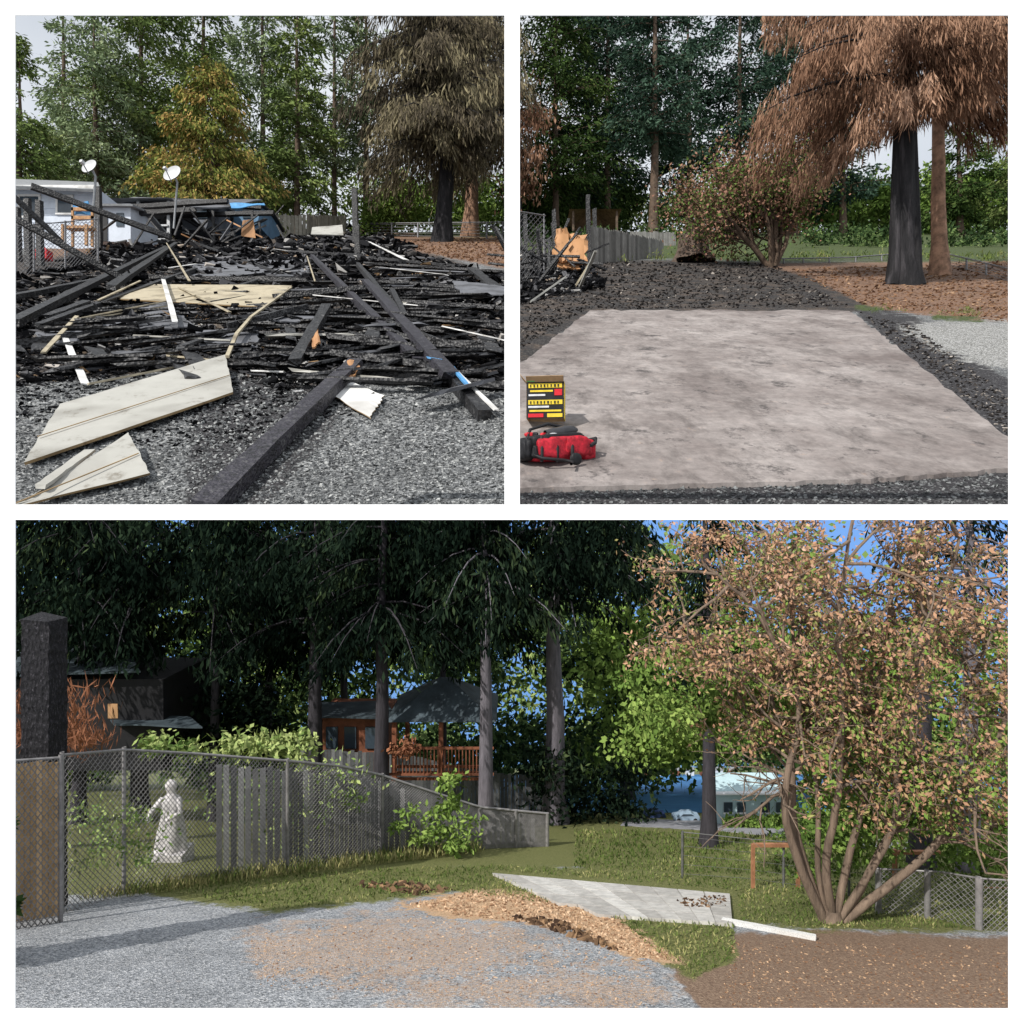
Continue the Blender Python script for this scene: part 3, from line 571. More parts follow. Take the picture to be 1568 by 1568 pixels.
def stump(name,c,r,h,mat,mtop):
    pr=empty(name); N=40; V=[];Q=[]; 
    for k_,(f,z) in enumerate([(1.6,-.1),(1.25,.15),(1.0,.45),(.95,.9),(.93,1.0)]):
        for j in range(N):
            t=2*math.pi*j/N; rr=r*f*(1+.14*math.sin(3*t+1)+.09*math.sin(7*t)*(1.4-z)); V.append(c+np.array([rr*math.cos(t),rr*math.sin(t),z*h+(random.uniform(-.08,.08)*h if k_==4 else 0)]))
    for k_ in range(4):
        for j in range(N): Q.append((k_*N+j,k_*N+(j+1)%N,k_*N+N+(j+1)%N,k_*N+N+j))
    n0=len(V)
    for j in range(N):
        t=2*math.pi*j/N; V.append(c+np.array([.03*r*math.cos(t),.03*r*math.sin(t),h*.97]))
    for j in range(N): Q.append((4*N+j,4*N+(j+1)%N,n0+(j+1)%N,n0+j))
    ob=quads('bole',V,Q,mat,None,pr); ob.data.materials.append(mtop)
    for i in range(len(Q)-N,len(Q)): ob.data.polygons[i].material_index=1
y=yT(401); c=P(1061,400,y); stump('tree_stump',c,22*y/F,44*y/F,m_plain('stump_bark',(.09,.065,.05),.9,.6,4),M_wood)
hb=empty('lakeside_house'); y=78.; box('walls',P(1088,0,y)[0],P(1142,0,y)[0],y,y+6,P(0,372,y)[2],P(0,354,y)[2],M_house,hb)
sheet('roof',[P(1084,355,y-.5),P(1146,355,y-.5),P(1142,346,y+3)+[0,0,0],P(1088,346,y+3)],M_white,.1,hb,.01)
for a in(1094,1112,1128): box(f'window_{a}',P(a,0,y)[0],P(a+9,0,y)[0],y-.08,y-.03,P(0,367,y)[2],P(0,360,y)[2],M_glass,hb)
mass('hedge',1086,1140,375,384,62,64,1800,5,3.5,G_bush,20,5)
mass('grass_tufts',900,1560,392,402,26,34,4000,6,1.4,G_grass,120,6,down=-.6)
mass('grass_tufts',1310,1500,474,490,11,12,500,5,1.2,G_grass,10,8,down=-.6)
td=empty('burnt_structure')
for i in range(60):
    u=random.uniform(780,895); v=random.uniform(395,440); p=T(u,v); a=p+np.array([0,0,random.uniform(0,.7)]); d=unit(np.array([random.uniform(-1,1),random.uniform(-.4,.4),random.uniform(-.2,1.1)])); beam(f'timber_{i}',a,a+d*random.uniform(.4,1.6),random.uniform(.04,.09),.05,M_char,td,4)
for u,vb,vt in[(902,405,300),(912,400,320),(806,430,328),(826,425,350),(850,415,322)]: 
    y=yT(vb); beam('stud',P(u,vb,y),P(u-2,vt,y),6*y/F,6*y/F,M_char,td,8)
for u0,u1,v0,v1 in[(850,872,352,400),(872,896,358,404),(858,888,380,412)]: sheet('burnt_plywood',[P(u0,v0,20),P(u1,v0+random.uniform(-8,8),20),P(u1,v1,19.5),P(u0,v1,19.5)],M_ply,.04,td,.03,jag=.1)
bm((812,462,.05),(866,424,.5),.05,.03,M_sid,name='broken_lath'); bm((888,440,.1),(912,385,1.0),.06,.04,M_sid,name='broken_lath'); bm((880,440,.1),(905,400,.7),.06,.04,M_cream,name='broken_lath')
wire_fence('bent_wire_mesh',[(786,440,322),(835,425,330)],[790,833],M_wire,12,8,.8,yT,postw=2)

# --- red tool bag and cardboard box
bx=empty('cardboard_box'); yb=4.95
xa,xb=P(806,0,yb)[0],P(864,0,yb)[0]; zt=P(0,585,yb)[2]; zb=P(0,641,yb)[2]
ang=-.12; ca,sa=math.cos(ang),math.sin(ang)
def rb(x,y,z): return np.array([xa+x*ca-y*sa,yb+x*sa+y*ca,z])
W=xb-xa; D=.2
def panel(nm,p,ux,uz,off,mat,nrm):
    c=[p,p+ux,p+ux+uz,p+uz]; V=[q+nrm*off for q in c]+[q+nrm*(off-.003) for q in c]
    quads(nm,V,[(0,1,2,3),(4,7,6,5),(0,4,5,1),(1,5,6,2),(2,6,7,3),(3,7,4,0)],mat,None,bx)
fx=rb(1,0,0)-rb(0,0,0); fy=rb(0,1,0)-rb(0,0,0); up=np.array([0,0,1.]); o=rb(0,0,zb); Hh=zt-zb
panel('front',o,fx*W,up*Hh,0,M_blk,-fy); panel('back',o+fy*D,fx*W,up*Hh,0,M_card,fy); panel('left_side',o,fy*D,up*Hh,0,M_card,-fx); panel('right_side',o+fx*W,fy*D,up*Hh,0,M_yel,fx)
for i,(a,b,c,d,m) in enumerate([(.06,.94,.83,.95,M_yel),(.1,.7,.72,.77,M_yel),(.06,.5,.61,.66,M_clear),(.05,.95,.38,.50,M_yel),(.05,.6,.29,.34,M_clear),(.08,.92,.18,.23,M_yel),(.05,.45,.03,.13,M_redp),(.55,.95,.03,.13,M_yel),(.74,.94,.62,.79,M_redp),(.06,.3,.25,.28,M_steelB)]):
    panel(f'print_{i}',o+fx*W*a+up*Hh*c,fx*W*(b-a),up*Hh*(d-c),.004,m,-fy)
for i in range(9): panel(f'lettering_{i}',o+fx*W*(.1+.09*i)+up*Hh*.40,fx*W*random.uniform(.02,.05),up*Hh*.07,.008,M_blk,-fy); panel(f'lettering_top_{i}',o+fx*W*(.1+.09*i)+up*Hh*.85,fx*W*random.uniform(.02,.05),up*Hh*.07,.008,M_blk,-fy)
for i,(p,ux,uz,m) in enumerate([(o+up*Hh,fx*W*.98,up*.035-fy*.05,M_card),(o+up*Hh+fx*W*.45+fy*D,fx*W*.5,up*.08+fy*.02,M_blk),(o+up*Hh,fy*D,up*.06-fx*.05,M_card),(o+up*Hh+fy*D,fx*W*.42,up*.07+fy*.04,M_yel)]): panel(f'flap_{i}',p,ux,uz,0,m,unit(np.cross(uz,ux)))
panel('green_label',o+up*Hh+fx*W*.02-fy*.012,fx*W*.2,up*.03-fy*.02,.006,M_green,unit(np.cross(up,fx)))
bg=empty('red_tool_bag')
def blob(nm,c,r,mat,e=.55,rot=0,dent=0,n=22,tilt=0):
    V=[];Q=[]; f=lambda x:math.copysign(abs(x)**e,x)
    for i in range(n+1):
        ph=-math.pi/2+math.pi*i/n
        for j in range(n*2):
            t=math.pi*j/n; x=r[0]*f(math.cos(ph))*f(math.cos(t)); y_=r[1]*f(math.cos(ph))*f(math.sin(t)); z=r[2]*f(math.sin(ph))
            w=1+.07*math.sin(5*t+3*ph)+.05*math.sin(11*t+2)+.03*math.sin(17*t+9*ph)
            x*=w;y_*=w
            if dent and z>0: z-=dent*math.exp(-(x/r[0])**2*2-(y_/r[1])**2*3)
            xx=x*math.cos(tilt)-z*math.sin(tilt); z=x*math.sin(tilt)+z*math.cos(tilt); x=xx
            V.append(np.array(c)+np.array([x*math.cos(rot)-y_*math.sin(rot),x*math.sin(rot)+y_*math.cos(rot),z]))
    N=2*n
    for i in range(n):
        for j in range(N): Q.append((i*N+j,i*N+(j+1)%N,(i+1)*N+(j+1)%N,(i+1)*N+j))
    return quads(nm,V,Q,mat,None,bg,True)
# bag lies open: red flanks, black open mouth full of tools facing up
c=T(852,716,0)+np.array([0,.08,.13]); rot=.45
blob('body',c,(.22,.15,.085),M_bagr,.5,rot,.04,tilt=.1); blob('black_mouth',c+[-.03,.0,.045],(.215,.125,.06),M_blk,.5,rot,.05,tilt=.12)
blob('black_front_panel',c+[-.06,-.125,-.035],(.12,.035,.045),M_blk,.5,rot); blob('end_pocket',c+[.18,.06,-.005],(.06,.10,.075),M_bagr,.5,rot)
blob('black_end',c+[-.2,-.10,-.02],(.06,.09,.07),M_blk,.6,rot)
tb=Tubes(10); tb.add([c+[-.07,-.04,.085],c+[-.02,-.02,.095],c+[.07,.03,.12],c+[.12,.055,.13],c+[.15,.065,.135]],[.034,.04,.04,.032,.012]); tb.make('bottle',M_steelB,bg)
tb=Tubes(6)
tb.add([c+[-.2,-.1,.03],c+[-.17,-.06,.12],c+[-.05,.04,.17],c+[.1,.12,.15],c+[.18,.14,.06]],[.011]*5)
tb.add([c+[-.18,-.15,-.04],c+[-.1,-.22,-.08],c+[.03,-.2,-.09],c+[.1,-.19,-.1],c+[.08,-.26,-.12]],[.010]*5)
tb.add([c+[.2,-.03,0],c+[.26,-.02,.04],c+[.27,.02,.07],c+[.2,.09,.06]],[.014]*4)
for s_ in(-.1,.0,.1): tb.add([c+[s_,-.15+s_*.4,-.1],c+[s_,-.165+s_*.4,-.02],c+[s_,-.12+s_*.4,.06]],[.012]*3)
tb.make('straps',M_blk,bg)
blob('white_wrap',c+[-.01,.13,.1],(.05,.04,.035),M_clear,.8); blob('wheel',c+[.12,-.16,-.08],(.04,.015,.04),M_blk,.9,rot); blob('red_flap',c+[.13,-.07,.01],(.09,.03,.06),M_bagr,.5,rot); blob('label',c+[-.08,-.165,-.02],(.035,.006,.014),M_clear,.4,rot)
for i in range(14):
    blob(f'tool_{i}',c+[-.17+.024*i,-.08+.008*i+random.uniform(-.03,.05),.085],(.038,.010,.016),[M_redp,M_blk,M_clear,M_steelB][i%4],.6,random.uniform(0,3),n=8)

# ======================= lower scene =========================
k=NB('lower_ground'); v1=k.vor(.62,'F1','Color'); v2=k.vor(.62,'F1','Distance'); sp=k.n('SeparateColor'); k.l(v1,sp.inputs[0])
mn=k.noise(.035,6,.75); mf=k.noise(.35,5,.75); big=k.noise(.012,4,.6)
g=k.ramp(sp.outputs[0],[(0,(.12,.13,.14)),(.4,(.30,.315,.335)),(.8,(.46,.475,.50)),(1,(.68,.68,.68))]); g=k.mix(.6,g,k.ramp(big,[(.35,grey(.65)),(.6,grey(1))]),'MULTIPLY')
fs_=k.math('MULTIPLY',msk(k,'saw',mn,3.0,3),k.ramp(mf,[(.4,grey(.1)),(.62,grey(.95))]))
g=k.mix(fs_,g,k.ramp(mf,[(.3,(.24,.15,.09)),(.5,(.50,.33,.21)),(.7,(.68,.48,.33))]))
g=k.mix(msk(k,'dirt',mn),g,k.ramp(mf,[(.3,(.11,.07,.05)),(.5,(.24,.16,.11)),(.72,(.42,.31,.22))]))
g=k.mix(msk(k,'grass',mn,1.2),g,k.ramp(mf,[(.3,(.05,.065,.02)),(.5,(.15,.165,.05)),(.72,(.38,.33,.16))]))
g=k.mix(msk(k,'chip',mn,2.),g,k.ramp(mf,[(.3,(.24,.14,.08)),(.5,(.56,.37,.22)),(.7,(.74,.53,.35))]))
MB=k.bsdf(g,.9,k.math('ADD',v2,mf),.8,1.2)
us=np.arange(-700,2300,14.); vs=np.concatenate([np.arange(1640,1250,-6.),np.arange(1249,1180,-4.),np.arange(1179,1168,-2.)])
mkb=dict(saw=([[(360,1430),(620,1395),(800,1420),(860,1450),(700,1500),(400,1500)],[(560,1500),(900,1480),(1050,1500),(1000,1550),(600,1550)]],36),
 dirt=([[(1000,1445),(1150,1428),(1800,1440),(1800,1700),(1180,1700),(1060,1530)],[(1240,1420),(1560,1440),(1560,1460),(1200,1440)]],18),
 grass=([[(100,1372),(300,1340),(760,1320),(1000,1335),(1300,1350),(2200,1350),(2200,1424),(1700,1430),(1250,1424),(1120,1412),(1130,1470),(1060,1500),(1000,1470),(900,1400),(700,1368),(420,1398),(300,1382),(200,1366)],[(-600,1170),(2200,1170),(2200,1420),(1240,1425),(880,1330),(700,1330),(100,1372),(-600,1400)]],14),
 chip=([[(600,1384),(720,1362),(850,1368),(930,1396),(1000,1440),(1060,1480),(960,1468),(880,1425),(780,1415),(680,1406)]],12))
ground('grassy_ground',us,vs,SB,HB,VB,mkb,MB)
PAT=[(745,1332),(1130,1364),(1136,1420),(880,1402)]
def blades(name,poly,n,lp,wp,mat,bias=0,lean=.4):
    q=inside_samples(poly,n); i,_=inpoly(q[:,0],q[:,1],PAT); q=q[~i]; n=len(q)
    y=HB*F/(q[:,1]-VB); p=np.stack([(q[:,0]-CX)/F*y,y,SB*y-HB],1); d=unit(np.array([0,0,1.])+R.normal(0,lean,(n,3)))
    cl=np.sin(q[:,0]*.05)*.15+np.sin(q[:,0]*.013+q[:,1]*.1)*.15
    leaves(name,p,d,lp*y/F*R.uniform(.4,1.4,n),wp*y/F*R.uniform(.6,1.4,n),R.random(n)*.8+bias+cl,mat)
blades('grass',[(250,1366),(300,1342),(760,1326),(1000,1338),(1300,1352),(1560,1360),(1560,1422),(1250,1422),(1130,1410),(900,1392),(700,1366),(420,1394)],15000,6,1.6,G_grass,.08,.6)
blades('grass',[(120,1380),(190,1362),(440,1328),(735,1296),(740,1306),(440,1342),(200,1374)],3500,16,1.8,G_grass,.3,.3)
blades('grass',[(930,1400),(1130,1412),(1120,1470),(1060,1500)],1500,7,1.8,G_grass,.2,.6)
blades('distant_grass',[(880,1270),(1560,1290),(1560,1360),(880,1330)],9000,6,2,G_grass,-.1)
M_chips=m_rnd('wood_chips',[(0,(.22,.12,.07)),(.5,(.52,.34,.21)),(1,(.76,.55,.37))],.9,.5,.2,.3)
def scB(*a,**k_): return scatter(*a,h=HB,hz=VB,**k_)
scB('wood_chips',[(620,1386),(720,1366),(860,1374),(930,1400),(1050,1476),(960,1462),(870,1420),(700,1402)],1900,1.2,3.2,M_chips,(1,2.5),1)
scB('wood_chips',[(380,1430),(640,1400),(1000,1460),(1000,1545),(400,1510)],1500,1,2.5,M_chips,(1,2),0,-.1)
scB('fallen_leaves',[(1120,1440),(1560,1450),(1560,1550),(1100,1550)],1300,1,2.8,M_chips,(1,2),0,-.3)
M_rubB=m_rnd('root_rubble',[(0,(.04,.025,.02)),(.6,(.16,.10,.06)),(1,(.4,.25,.14))],.9,.5,.3,.5)
scB('root_rubble',[(540,1356),(620,1352),(690,1362),(640,1372)],110,3,8,M_rubB,(1,3.5),1)
scB('root_rubble',[(780,1404),(860,1412),(960,1462),(890,1440)],140,3,8,M_rubB,(1,2.5),2)
pv=empty('paver_patio'); L=[]; rn=[]
M_pav=m_rnd('paver_concrete',[(0,(.50,.48,.45)),(1,(.76,.74,.70))],.85,.08,.3,.5)
A_,B_,C_,D_=map(np.array,[(752,1336),(1118,1368),(1122,1414),(890,1398)])
for j in range(4):
    for i in range(9):
        s0,s1=(i+.02)/9,(i+.98)/9; t0,t1=(j+.025)/4,(j+.975)/4
        f=lambda s,t:(A_*(1-s)+B_*s)*(1-t)+(D_*(1-s)+C_*s)*t
        if j==3 and i==0: continue
        q=[f(s0,t0),f(s1,t0),f(s1,t1),f(s0,t1)]; top=[B(x[0],x[1],4.0+random.uniform(0,.5)) for x in q]; bot=[p-np.array([0,0,5.]) for p in top]
        L.append(np.array([bot[0],top[0],bot[3],top[3],bot[1],top[1],bot[2],top[2]])); rn.append(random.random())
boxes('pavers',L,M_pav,pv,np.array(rn))
beam('kerb',B(1105,1409,3),B(1250,1436,3),7*.8,5,M_white,None,8,.1)
scB('dirt_on_patio',[(1035,1382),(1112,1376),(1112,1394),(1050,1394)],260,1.5,4,M_rubB,(1,2),6)
FB=[(95,1400,1156),(190,1370,1148),(300,1352,1154),(440,1336,1165),(520,1322,1173),(585,1311,1187),(660,1306,1212),(735,1300,1236),(840,1296,1246)]
wire_fence('chain_link_fence',FB,[95,190,440,585,735,790,838],M_postB,24,8,1.2,yB,postw=6,topw=4)
M_slat=m_rnd('privacy_slats',[(0,(.13,.13,.14)),(.6,(.27,.265,.27)),(.85,(.36,.36,.37)),(1,(.62,.61,.61))],.85,.06,.3,1)
board_fence('slatted_fence',[(330,1338,1172),(440,1328,1178),(520,1315,1186),(585,1304,1198),(660,1300,1222),(735,1294,1243),(820,1290,1252)],M_slat,60,.22,jit=3,yf=yB)
board_fence('wooden_fence',[(-60,1425,1170),(20,1412,1168),(92,1402,1166)],M_fgoldB,16,.08,jit=3,yf=yB)
wire_fence('chain_link_fence',[(-60,1436,1170),(94,1412,1160)],[93],M_postB,20,10,2.0,yB,postw=6,topw=4)
board_fence('boundary_fence',[(460,1262,1148),(600,1262,1152),(740,1258,1180),(860,1256,1196)],M_fgreyB,70,.06,jit=2,yf=yB)
board_fence('wooden_gate',[(35,1300,1125),(90,1300,1125)],M_fgreyB,8,.1,jit=3,yf=yB)
beam('charred_post',B(68,1395),P(68,944,yB(1395)),42*.87,36,M_charB,None,40,.06)
st=empty('garden_statue'); y=yB(1318); V=[];Q=[]; N=20
prof=[(1302,24),(1290,22),(1270,20),(1250,16),(1240,15),(1228,16),(1222,14),(1216,7),(1212,6),(1207,8.5),(1200,9),(1195,5),(1193,1)]
for v,r in prof:
    for j in range(N):
        t=2*math.pi*j/N; rr=r*(1+(.12 if v>1225 else .02)*math.sin(5*t+v*.05)); c_=P(262,v,y); V.append(c_+np.array([rr*math.cos(t),rr*.7*math.sin(t),0])*y/F)
for i in range(len(prof)-1):
    for j in range(N): Q.append((i*N+j,i*N+(j+1)%N,(i+1)*N+(j+1)%N,(i+1)*N+j))
M_stat=m_plain('statue_plaster',(.50,.48,.48),.7,.35,.08); quads('robed_figure',V,Q,M_stat,None,st,True)
tb=Tubes(8); q=y/F; tb.add([P(274,1223,y),P(284,1238,y)-[0,15*q,0],P(266,1246,y)-[0,22*q,0]],[5*q,4*q,3*q]); tb.add([P(250,1223,y),P(238,1238,y)-[0,12*q,0],P(236,1250,y)-[0,20*q,0]],[5*q,4*q,3*q]); tb.make('arms',M_stat,st)
box('plinth',P(238,0,y)[0],P(288,0,y)[0],y-20*q,y+20*q,P(0,1325,y)[2],P(0,1300,y)[2],M_stat,st)
def conB(name,u,vb,vt,w,mat,**kw):
    y=yB(vb); px=y/F; b=np.array([(u-CX)/F*y,y,SB*y-HB]); top=(CY-vt)/F*y; a=dict(ll=22*px,lw=7*px,tr=10*px,jit=.1)
    for q in('ll','lw','tr'):
        if q in kw: kw[q]=kw[q]*px
    a.update(kw); return conifer(name,b,top-b[2],w*px,mat,**a)
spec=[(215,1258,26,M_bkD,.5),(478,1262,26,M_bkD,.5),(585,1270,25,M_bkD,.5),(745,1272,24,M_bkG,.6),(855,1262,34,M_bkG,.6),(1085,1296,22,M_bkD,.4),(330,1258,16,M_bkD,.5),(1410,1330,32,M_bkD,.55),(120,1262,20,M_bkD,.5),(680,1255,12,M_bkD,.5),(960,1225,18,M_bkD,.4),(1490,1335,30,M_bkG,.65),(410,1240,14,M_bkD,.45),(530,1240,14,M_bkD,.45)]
for u,vb,w,mk_,c0 in spec:
    n=8500 if u<900 else 3500
    if u>1400: n=1200
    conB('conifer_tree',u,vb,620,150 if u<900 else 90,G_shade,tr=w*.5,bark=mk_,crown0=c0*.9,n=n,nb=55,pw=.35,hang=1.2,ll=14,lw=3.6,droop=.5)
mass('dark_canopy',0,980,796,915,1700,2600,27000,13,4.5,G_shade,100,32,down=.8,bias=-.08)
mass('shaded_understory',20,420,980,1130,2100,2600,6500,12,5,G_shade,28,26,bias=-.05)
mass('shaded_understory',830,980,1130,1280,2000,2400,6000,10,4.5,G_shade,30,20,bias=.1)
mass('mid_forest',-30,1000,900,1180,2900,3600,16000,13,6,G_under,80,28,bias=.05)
mass('sunlit_forest',-50,1250,820,1170,4200,5200,34000,13,7,G_far,190,36,bias=.05)
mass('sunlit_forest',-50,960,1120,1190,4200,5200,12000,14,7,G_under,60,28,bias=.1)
mass('sunlit_forest',900,1650,960,1180,3200,4000,22000,13,7,G_bush,120,32)
mass('sunlit_forest',900,1180,940,1120,2400,3000,8000,13,7,G_bush,34,26,bias=-.1)
mass('maple_branches',970,1140,1090,1150,1700,1900,2500,11,6,G_bush,16,16,bias=.1)
mass('weeds',230,470,1130,1158,1500,1700,1500,11,5,G_far,18,11,bias=.3)
mass('weeds',330,560,1180,1280,1250,1420,1500,9,4,G_far,18,20,bias=.2); mass('weeds',600,740,1240,1300,1300,1400,1000,9,4,G_bush,18,10,bias=.1); mass('weeds',100,230,1215,1330,900,1150,900,9,4,G_far,12,24,bias=.2)
mass('vine_on_fence',680,705,1190,1235,1350,1400,300,10,5,G_bush,6,7)
mass('dead_cedar_hedge',20,160,1070,1145,1250,1500,1500,20,2,G_red,30,14,down=-.8)
mass('ivy_undergrowth',1225,1560,1230,1345,1500,2000,11000,10,5,G_bush,60,22,bias=-.2)
sh=empty('dark_house'); y=2000.; 
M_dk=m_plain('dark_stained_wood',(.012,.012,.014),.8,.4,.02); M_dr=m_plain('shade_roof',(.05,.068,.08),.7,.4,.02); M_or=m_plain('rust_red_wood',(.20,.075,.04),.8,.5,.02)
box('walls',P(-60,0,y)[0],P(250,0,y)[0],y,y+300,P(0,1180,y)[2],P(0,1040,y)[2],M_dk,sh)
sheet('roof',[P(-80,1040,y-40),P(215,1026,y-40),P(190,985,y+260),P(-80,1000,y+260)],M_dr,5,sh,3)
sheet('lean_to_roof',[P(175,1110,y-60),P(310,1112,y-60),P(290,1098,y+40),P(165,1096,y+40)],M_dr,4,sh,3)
sheet('lantern_panel',[P(165,1100,y-90),P(180,1100,y-90),P(180,1078,y-90),P(165,1078,y-90)],M_wood,3,sh,1)
sb=empty('wooden_cabin'); y=2150.; box('walls',P(486,0,y)[0],P(592,0,y)[0],y,y+200,P(0,1190,y)[2],P(0,1096,y)[2],M_or,sb)
sheet('roof',[P(474,1098,y-40),P(606,1098,y-40),P(592,1074,y+150),P(492,1074,y+150)],M_dr,5,sb,2)
for i,u in enumerate((500,528,560)): box(f'window_{i}',P(u,0,y)[0],P(u+18,0,y)[0],y-8,y-3,P(0,1145,y)[2],P(0,1112,y)[2],M_glass,sb)
dk=empty('red_deck_railing'); y=1930.
for i in range(30): u=594+i*5.4; box(f'baluster_{i}',P(u,0,y)[0],P(u+1.6,0,y)[0],y-2,y+2,P(0,1185,y)[2],P(0,1146,y)[2],M_or,dk)
for v_ in(1144,1184): box(f'rail_{v_}',P(590,0,y)[0],P(756,0,y)[0],y-4,y+4,P(0,v_+3,y)[2],P(0,v_,y)[2],M_or,dk)
gazebo('garden_gazebo',588,760,1058,1106,1200,1950,300,M_dr,M_or,rl=(.02,.1))
mass('gazebo_flowers',598,640,1138,1150,1900,1920,300,7,4,G_red,8,8,bias=.2)
k=NB('lake_water'); n=k.noise(.01,4,.6); M_lake=k.bsdf(k.ramp(n,[(.3,(.06,.21,.46)),(.7,(.10,.29,.56))]),.6,None,.2,2,0,.2)
sheet('lake',[B(700,1244,2),B(1600,1244,2),B(1600,1186,2),B(700,1186,2)],M_lake,.5,None,0,jag=0)
mass('far_shore_trees',880,1650,1120,1172,8500,9000,9000,9,5,G_far,90,12)
fs=empty('shore_houses')
for i in range(7):
    u=985+i*22; y=8200; box(f'house_{i}',P(u,0,y)[0],P(u+12,0,y)[0],y,y+60,P(0,1188,y)[2],P(0,1180,y)[2],M_white if i%2 else M_or,fs)
    sheet(f'roof_{i}',[P(u-1,1180,y-5),P(u+13,1180,y-5),P(u+11,1174,y+40),P(u+1,1174,y+40)],M_roof,3,fs,0)
wb=empty('white_lakeside_building'); y=yB(1262); 
M_wb=m_plain('pale_blue_walls',(.50,.66,.70),.7,.1,.02); M_wr=m_plain('white_metal_roof',(.75,.76,.78),.5,.06,.02)
box('walls',P(1097,0,y)[0],P(1215,0,y)[0],y,y+150,P(0,1262,y)[2],P(0,1212,y)[2],M_wb,wb)
sheet('roof',[P(1092,1215,y-20),P(1222,1215,y-20),P(1214,1194,y+120)+[0,0,0],P(1100,1194,y+120)],M_wr,5,wb,.5)
for i,u in enumerate((1108,1128,1165,1188)): box(f'window_{i}',P(u,0,y)[0],P(u+13,0,y)[0],y-5,y-1.5,P(0,1243,y)[2],P(0,1228,y)[2],M_glass,wb); box(f'window_sill_{i}',P(u-1,0,y)[0],P(u+14,0,y)[0],y-8,y-1.6,P(0,1245,y)[2],P(0,1243.5,y)[2],M_wr,wb)
mass('hedge',1112,1205,1254,1270,1950,2020,3500,7,4.5,G_bush,30,5)
def car(u,vb,w,mat):
    pr=empty('parked_car'); y=yB(vb); q=y/F*w/4.4; c=P(u,vb,y)
    pf=[(-2.2,.35),(-2.2,.85),(-1.9,1.0),(-1.2,1.05),(-.7,1.5),(.8,1.52),(1.4,1.1),(2.1,1.0),(2.2,.7),(2.2,.35)]
    V=[];n=len(pf)
    for s_ in(-.85,.85):
        for x,z in pf: V.append(c+np.array([x,s_*(.82 if z>1.2 else 1),z])*q)
    Q=[(i,(i+1)%n,n+(i+1)%n,n+i) for i in range(n)]
    me=bpy.data.meshes.new('body'); me.from_pydata([tuple(v) for v in V],[],Q+[tuple(range(n))[::-1],tuple(range(n,2*n))]); me.materials.append(mat); link(bpy.data.objects.new('body',me),pr)
    quads('windows',[c+np.array([x,-.9,z])*q for x,z in[(-1.05,1.08),(-.65,1.42),(.75,1.44),(1.2,1.12)]],[(0,1,2,3)],M_glass,None,pr)
    tb=Tubes(14)
    for x in(-1.4,1.4):
        for s_ in(-.9,.7): tb.add([c+np.array([x,s_,.35])*q,c+np.array([x,s_+.01,.35])*q,c+np.array([x,s_+.2,.35])*q],[.01*q,.36*q,.36*q])
    tb.make('wheels',M_blk,pr)
car(1000,1252,36,m_plain('blue_car_paint',(.05,.08,.2),.3,.1,.02)); car(1050,1256,40,m_plain('silver_car_paint',(.3,.4,.5),.3,.1,.02))
slab('parking_road',[(960,1252),(1100,1258),(1400,1290),(1400,1302),(1100,1272),(950,1264)],m_plain('pale_asphalt',(.28,.28,.3),.9,.2,.02),1,2,HB,VB,1)
wire_fence('chain_link_fence',[(1340,1398,1330),(1440,1408,1335),(1500,1424,1345)],[1345,1420,1498],M_postB,9,9,1.0,yB,postw=9,topw=3)
wire_fence('chain_link_fence',[(1500,1424,1345),(1600,1430,1352)],[1500],M_postB,9,9,1.0,yB,postw=9,topw=3)
wire_fence('chain_link_fence',[(1045,1345,1274),(1150,1352,1285),(1345,1380,1300)],[1045,1200,1300],M_postD,5,10,.6,yB,postw=4,topw=1.5,diag=False)
gt=empty('orange_gate_frame'); y=yB(1360)
for i,(a,b) in enumerate([((1153,1362),(1153,1292)),((1153,1294),(1222,1294)),((1222,1294),(1222,1362)),((1500,1362),(1545,1362)),((1370,1300),(1370,1350)),((1370,1305),(1440,1305))]): beam(f'bar_{i}',P(*a,y),P(*b,y),5*y/F,5*y/F,m_plain('gate_paint',(.32,.15,.08),.8,.4,.05) if i==0 else bpy.data.materials['gate_paint'],gt,4,.05)
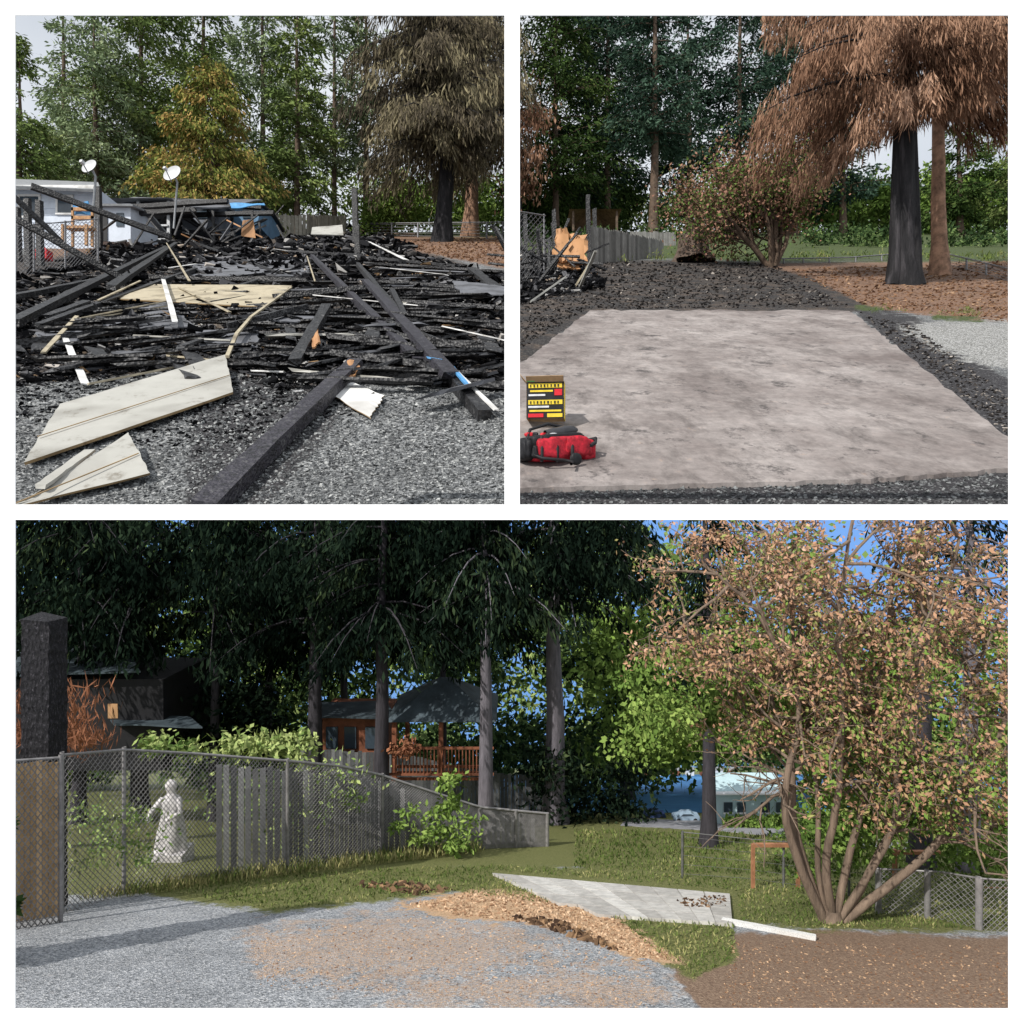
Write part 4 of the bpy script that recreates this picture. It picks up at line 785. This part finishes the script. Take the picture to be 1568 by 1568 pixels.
def big_tree():
    y=yB(1412); q=y/F; par=empty('multi_stem_tree'); tb=Tubes(8); tips=[]
    rs=np.random.default_rng(21)
    stems=[[(1262,1412),(1238,1340),(1212,1260),(1215,1170),(1190,1080),(1130,1010),(1050,960)],[(1268,1412),(1250,1330),(1255,1230),(1240,1130),(1215,1000),(1210,880),(1230,800)],[(1275,1412),(1262,1320),(1285,1220),(1290,1100),(1280,960),(1300,830)],
      [(1282,1412),(1330,1340),(1375,1260),(1370,1150),(1400,1040),(1440,920),(1470,820)],[(1290,1412),(1350,1365),(1430,1300),(1480,1220),(1530,1120),(1590,1020)],[(1278,1412),(1300,1310),(1330,1200),(1340,1080),(1360,940),(1380,820)],[(1262,1408),(1225,1330),(1200,1250),(1205,1180),(1235,1080),(1160,930),(1100,880)],[(1288,1412),(1320,1360),(1350,1290),(1450,1180),(1480,1060),(1540,930)]]
    def branch(p,d,L,r,lv):
        k=5; pts=[p]
        for i in range(k-1): d=unit(d+rs.normal(0,.16,3)+np.array([0,0,.02])); pts.append(pts[-1]+d*L/(k-1))
        tb.add(pts,np.linspace(r,r*.45,k)); 
        if lv<=1: tips.extend(pts[1:])
        if lv>0:
            for j in range(3): branch(pts[rs.integers(1,k)],unit(d+rs.normal(0,.7,3)),L*rs.uniform(.5,.75),r*.5,lv-1)
    for si,s_ in enumerate(stems):
        dy=rs.uniform(-.10,.10); pts=[]
        for i,(u,v) in enumerate(s_): yy=y*(1+dy*i/len(s_)); pts.append(P(u,v,yy))
        pts=np.array(pts); t=np.linspace(0,len(pts)-1,20); pp=np.stack([np.interp(t,range(len(pts)),pts[:,c_]) for c_ in range(3)],1); pp[1:-1]=(pp[:-2]+2*pp[1:-1]+pp[2:])/4
        pp+=rs.normal(0,1.3*q,pp.shape)*np.linspace(0,1,20)[:,None]
        tb.add(pp,np.linspace(7,2.2,20)*q*rs.uniform(.7,1.1))
        for i in range(8,20):
            for _ in range(2): branch(pp[i],unit(rs.normal(0,1,3)*[1,.8,.6]+[0,0,.35]),rs.uniform(60,130)*q,2.6*q,2)
    tb.add([P(1274,1420,y),P(1274,1405,y),P(1275,1392,y)],np.array([22,16,11])*q)
    tb.make('stems',M_bkT,par); tips=np.array(tips); n=30000
    tv=CY-tips[:,2]/tips[:,1]*F; tu=CX+tips[:,0]/tips[:,1]*F; tips=tips[(tv<1270)&~((tv>1150)&(tu<1235))]
    sel=rs.random(len(tips))<.6; tips=tips[sel]
    kk=R.integers(0,len(tips),n); p=tips[kk]+R.normal(0,1,(n,3))*9*q; d=unit(R.normal(0,1,(n,3))+np.array([0,-.3,-.6]))
    rr_=R.random(len(tips))[kk]*.6+R.random(n)*.4; rr_+= (p[:,2]-P(0,1080,y)[2])/(500*q)*.35
    leaves('foliage',p,d,R.uniform(5,11,n)*q,R.uniform(2.5,5.5,n)*q,rr_,G_tree,par)
    mass('inner_foliage',1240,1560,1180,1330,y*1.05,y*1.2,5000,9,6,G_bush,36,22,par,bias=-.1)
big_tree()
mass('green_leaf_clumps',950,1200,1010,1110,840,1000,3500,10,6,G_bush,30,18)
conB('offscreen_shadow_tree',-52,1480,1085,52,G_dark,tr=10,n=9000,nb=90,crown0=.03,pw=.15,ll=16,lw=8,droop=.1)  # tree added out of view, shaped to throw a long shadow on the gravel
conB('offscreen_shadow_tree',-140,1495,1070,60,G_dark,tr=10,n=9000,nb=90,crown0=.03,pw=.15,ll=16,lw=8,droop=.1)  # second unseen tree, added for the same gravel shadow
k=NB('blue_sky_haze'); M_sky=k.bsdf((.16,.33,.72),1,None,0,0,0,0)
quads('sky',[(-30000,20000,-12000),(30000,20000,-12000),(30000,20000,250),(-30000,20000,250)],[(0,1,2,3)],M_sky)

# ---------------- white display frame holding the three outlooks
k=NB('white_painted_board'); M_fr=k.bsdf((.95,.95,.95),.9,None,0,0,0,.1)
Y0=2.4; fr=empty('white_display_frame')
def bar(nm,u0,u1,v0,v1): box(nm,P(u0,0,Y0)[0],P(u1,0,Y0)[0],Y0,Y0+.004,P(0,v1,Y0)[2],P(0,v0,Y0)[2],M_fr,fr)
bar('stile_left',-30,23,23,1545); bar('stile_right',1545,1600,23,1545); bar('rail_top',-30,1600,-30,23); bar('rail_bottom',-30,1600,1545,1600)
bar('rail_middle',23,1545,772.5,796); bar('mullion',772.5,796,23,772.5)

# ---------------- world, sun, camera
EL=math.radians(42); AZ=math.radians(45)
w=bpy.data.worlds.new('World'); scn.world=w; w.use_nodes=True; nt=w.node_tree; nt.nodes.clear()
o=nt.nodes.new('ShaderNodeOutputWorld'); b=nt.nodes.new('ShaderNodeBackground'); s=nt.nodes.new('ShaderNodeTexSky'); s.sky_type='NISHITA'; s.sun_disc=False
s.sun_elevation=EL; s.sun_rotation=math.radians(180+45); s.air_density=1.2; s.dust_density=3; s.ozone_density=1
tc=nt.nodes.new('ShaderNodeTexCoord'); nz=nt.nodes.new('ShaderNodeTexNoise'); nz.inputs['Scale'].default_value=2.5; nz.inputs['Detail'].default_value=5
rp=nt.nodes.new('ShaderNodeValToRGB'); rp.color_ramp.elements[0].position=.35; rp.color_ramp.elements[0].color=(.6,.6,.6,1); rp.color_ramp.elements[1].position=.6; rp.color_ramp.elements[1].color=(.95,.95,.95,1)
mx=nt.nodes.new('ShaderNodeMixRGB'); mx.inputs[2].default_value=(9,9.4,9.9,1)
nt.links.new(tc.outputs['Generated'],nz.inputs['Vector']); nt.links.new(nz.outputs['Fac'],rp.inputs[0]); nt.links.new(rp.outputs[0],mx.inputs[0]); nt.links.new(s.outputs[0],mx.inputs[1]); nt.links.new(mx.outputs[0],b.inputs[0]); b.inputs[1].default_value=.1
nt.links.new(b.outputs[0],o.inputs[0])
sl=bpy.data.lights.new('sun','SUN'); sl.energy=4.6; sl.angle=math.radians(.6); sl.color=(1,.96,.9); so=link(bpy.data.objects.new('sun',sl))
sd=Vector((-math.sin(AZ)*math.cos(EL),-math.cos(AZ)*math.cos(EL),math.sin(EL))); so.rotation_euler=sd.to_track_quat('Z','Y').to_euler()
cam=bpy.data.cameras.new('camera'); cam.lens=36*F/1568; cam.sensor_width=36; cam.clip_start=.05; cam.clip_end=60000
co=link(bpy.data.objects.new('camera',cam)); co.rotation_euler=(math.pi/2,0,0); scn.camera=co
scn.view_settings.view_transform='Standard'; scn.view_settings.look='None'; scn.view_settings.exposure=0
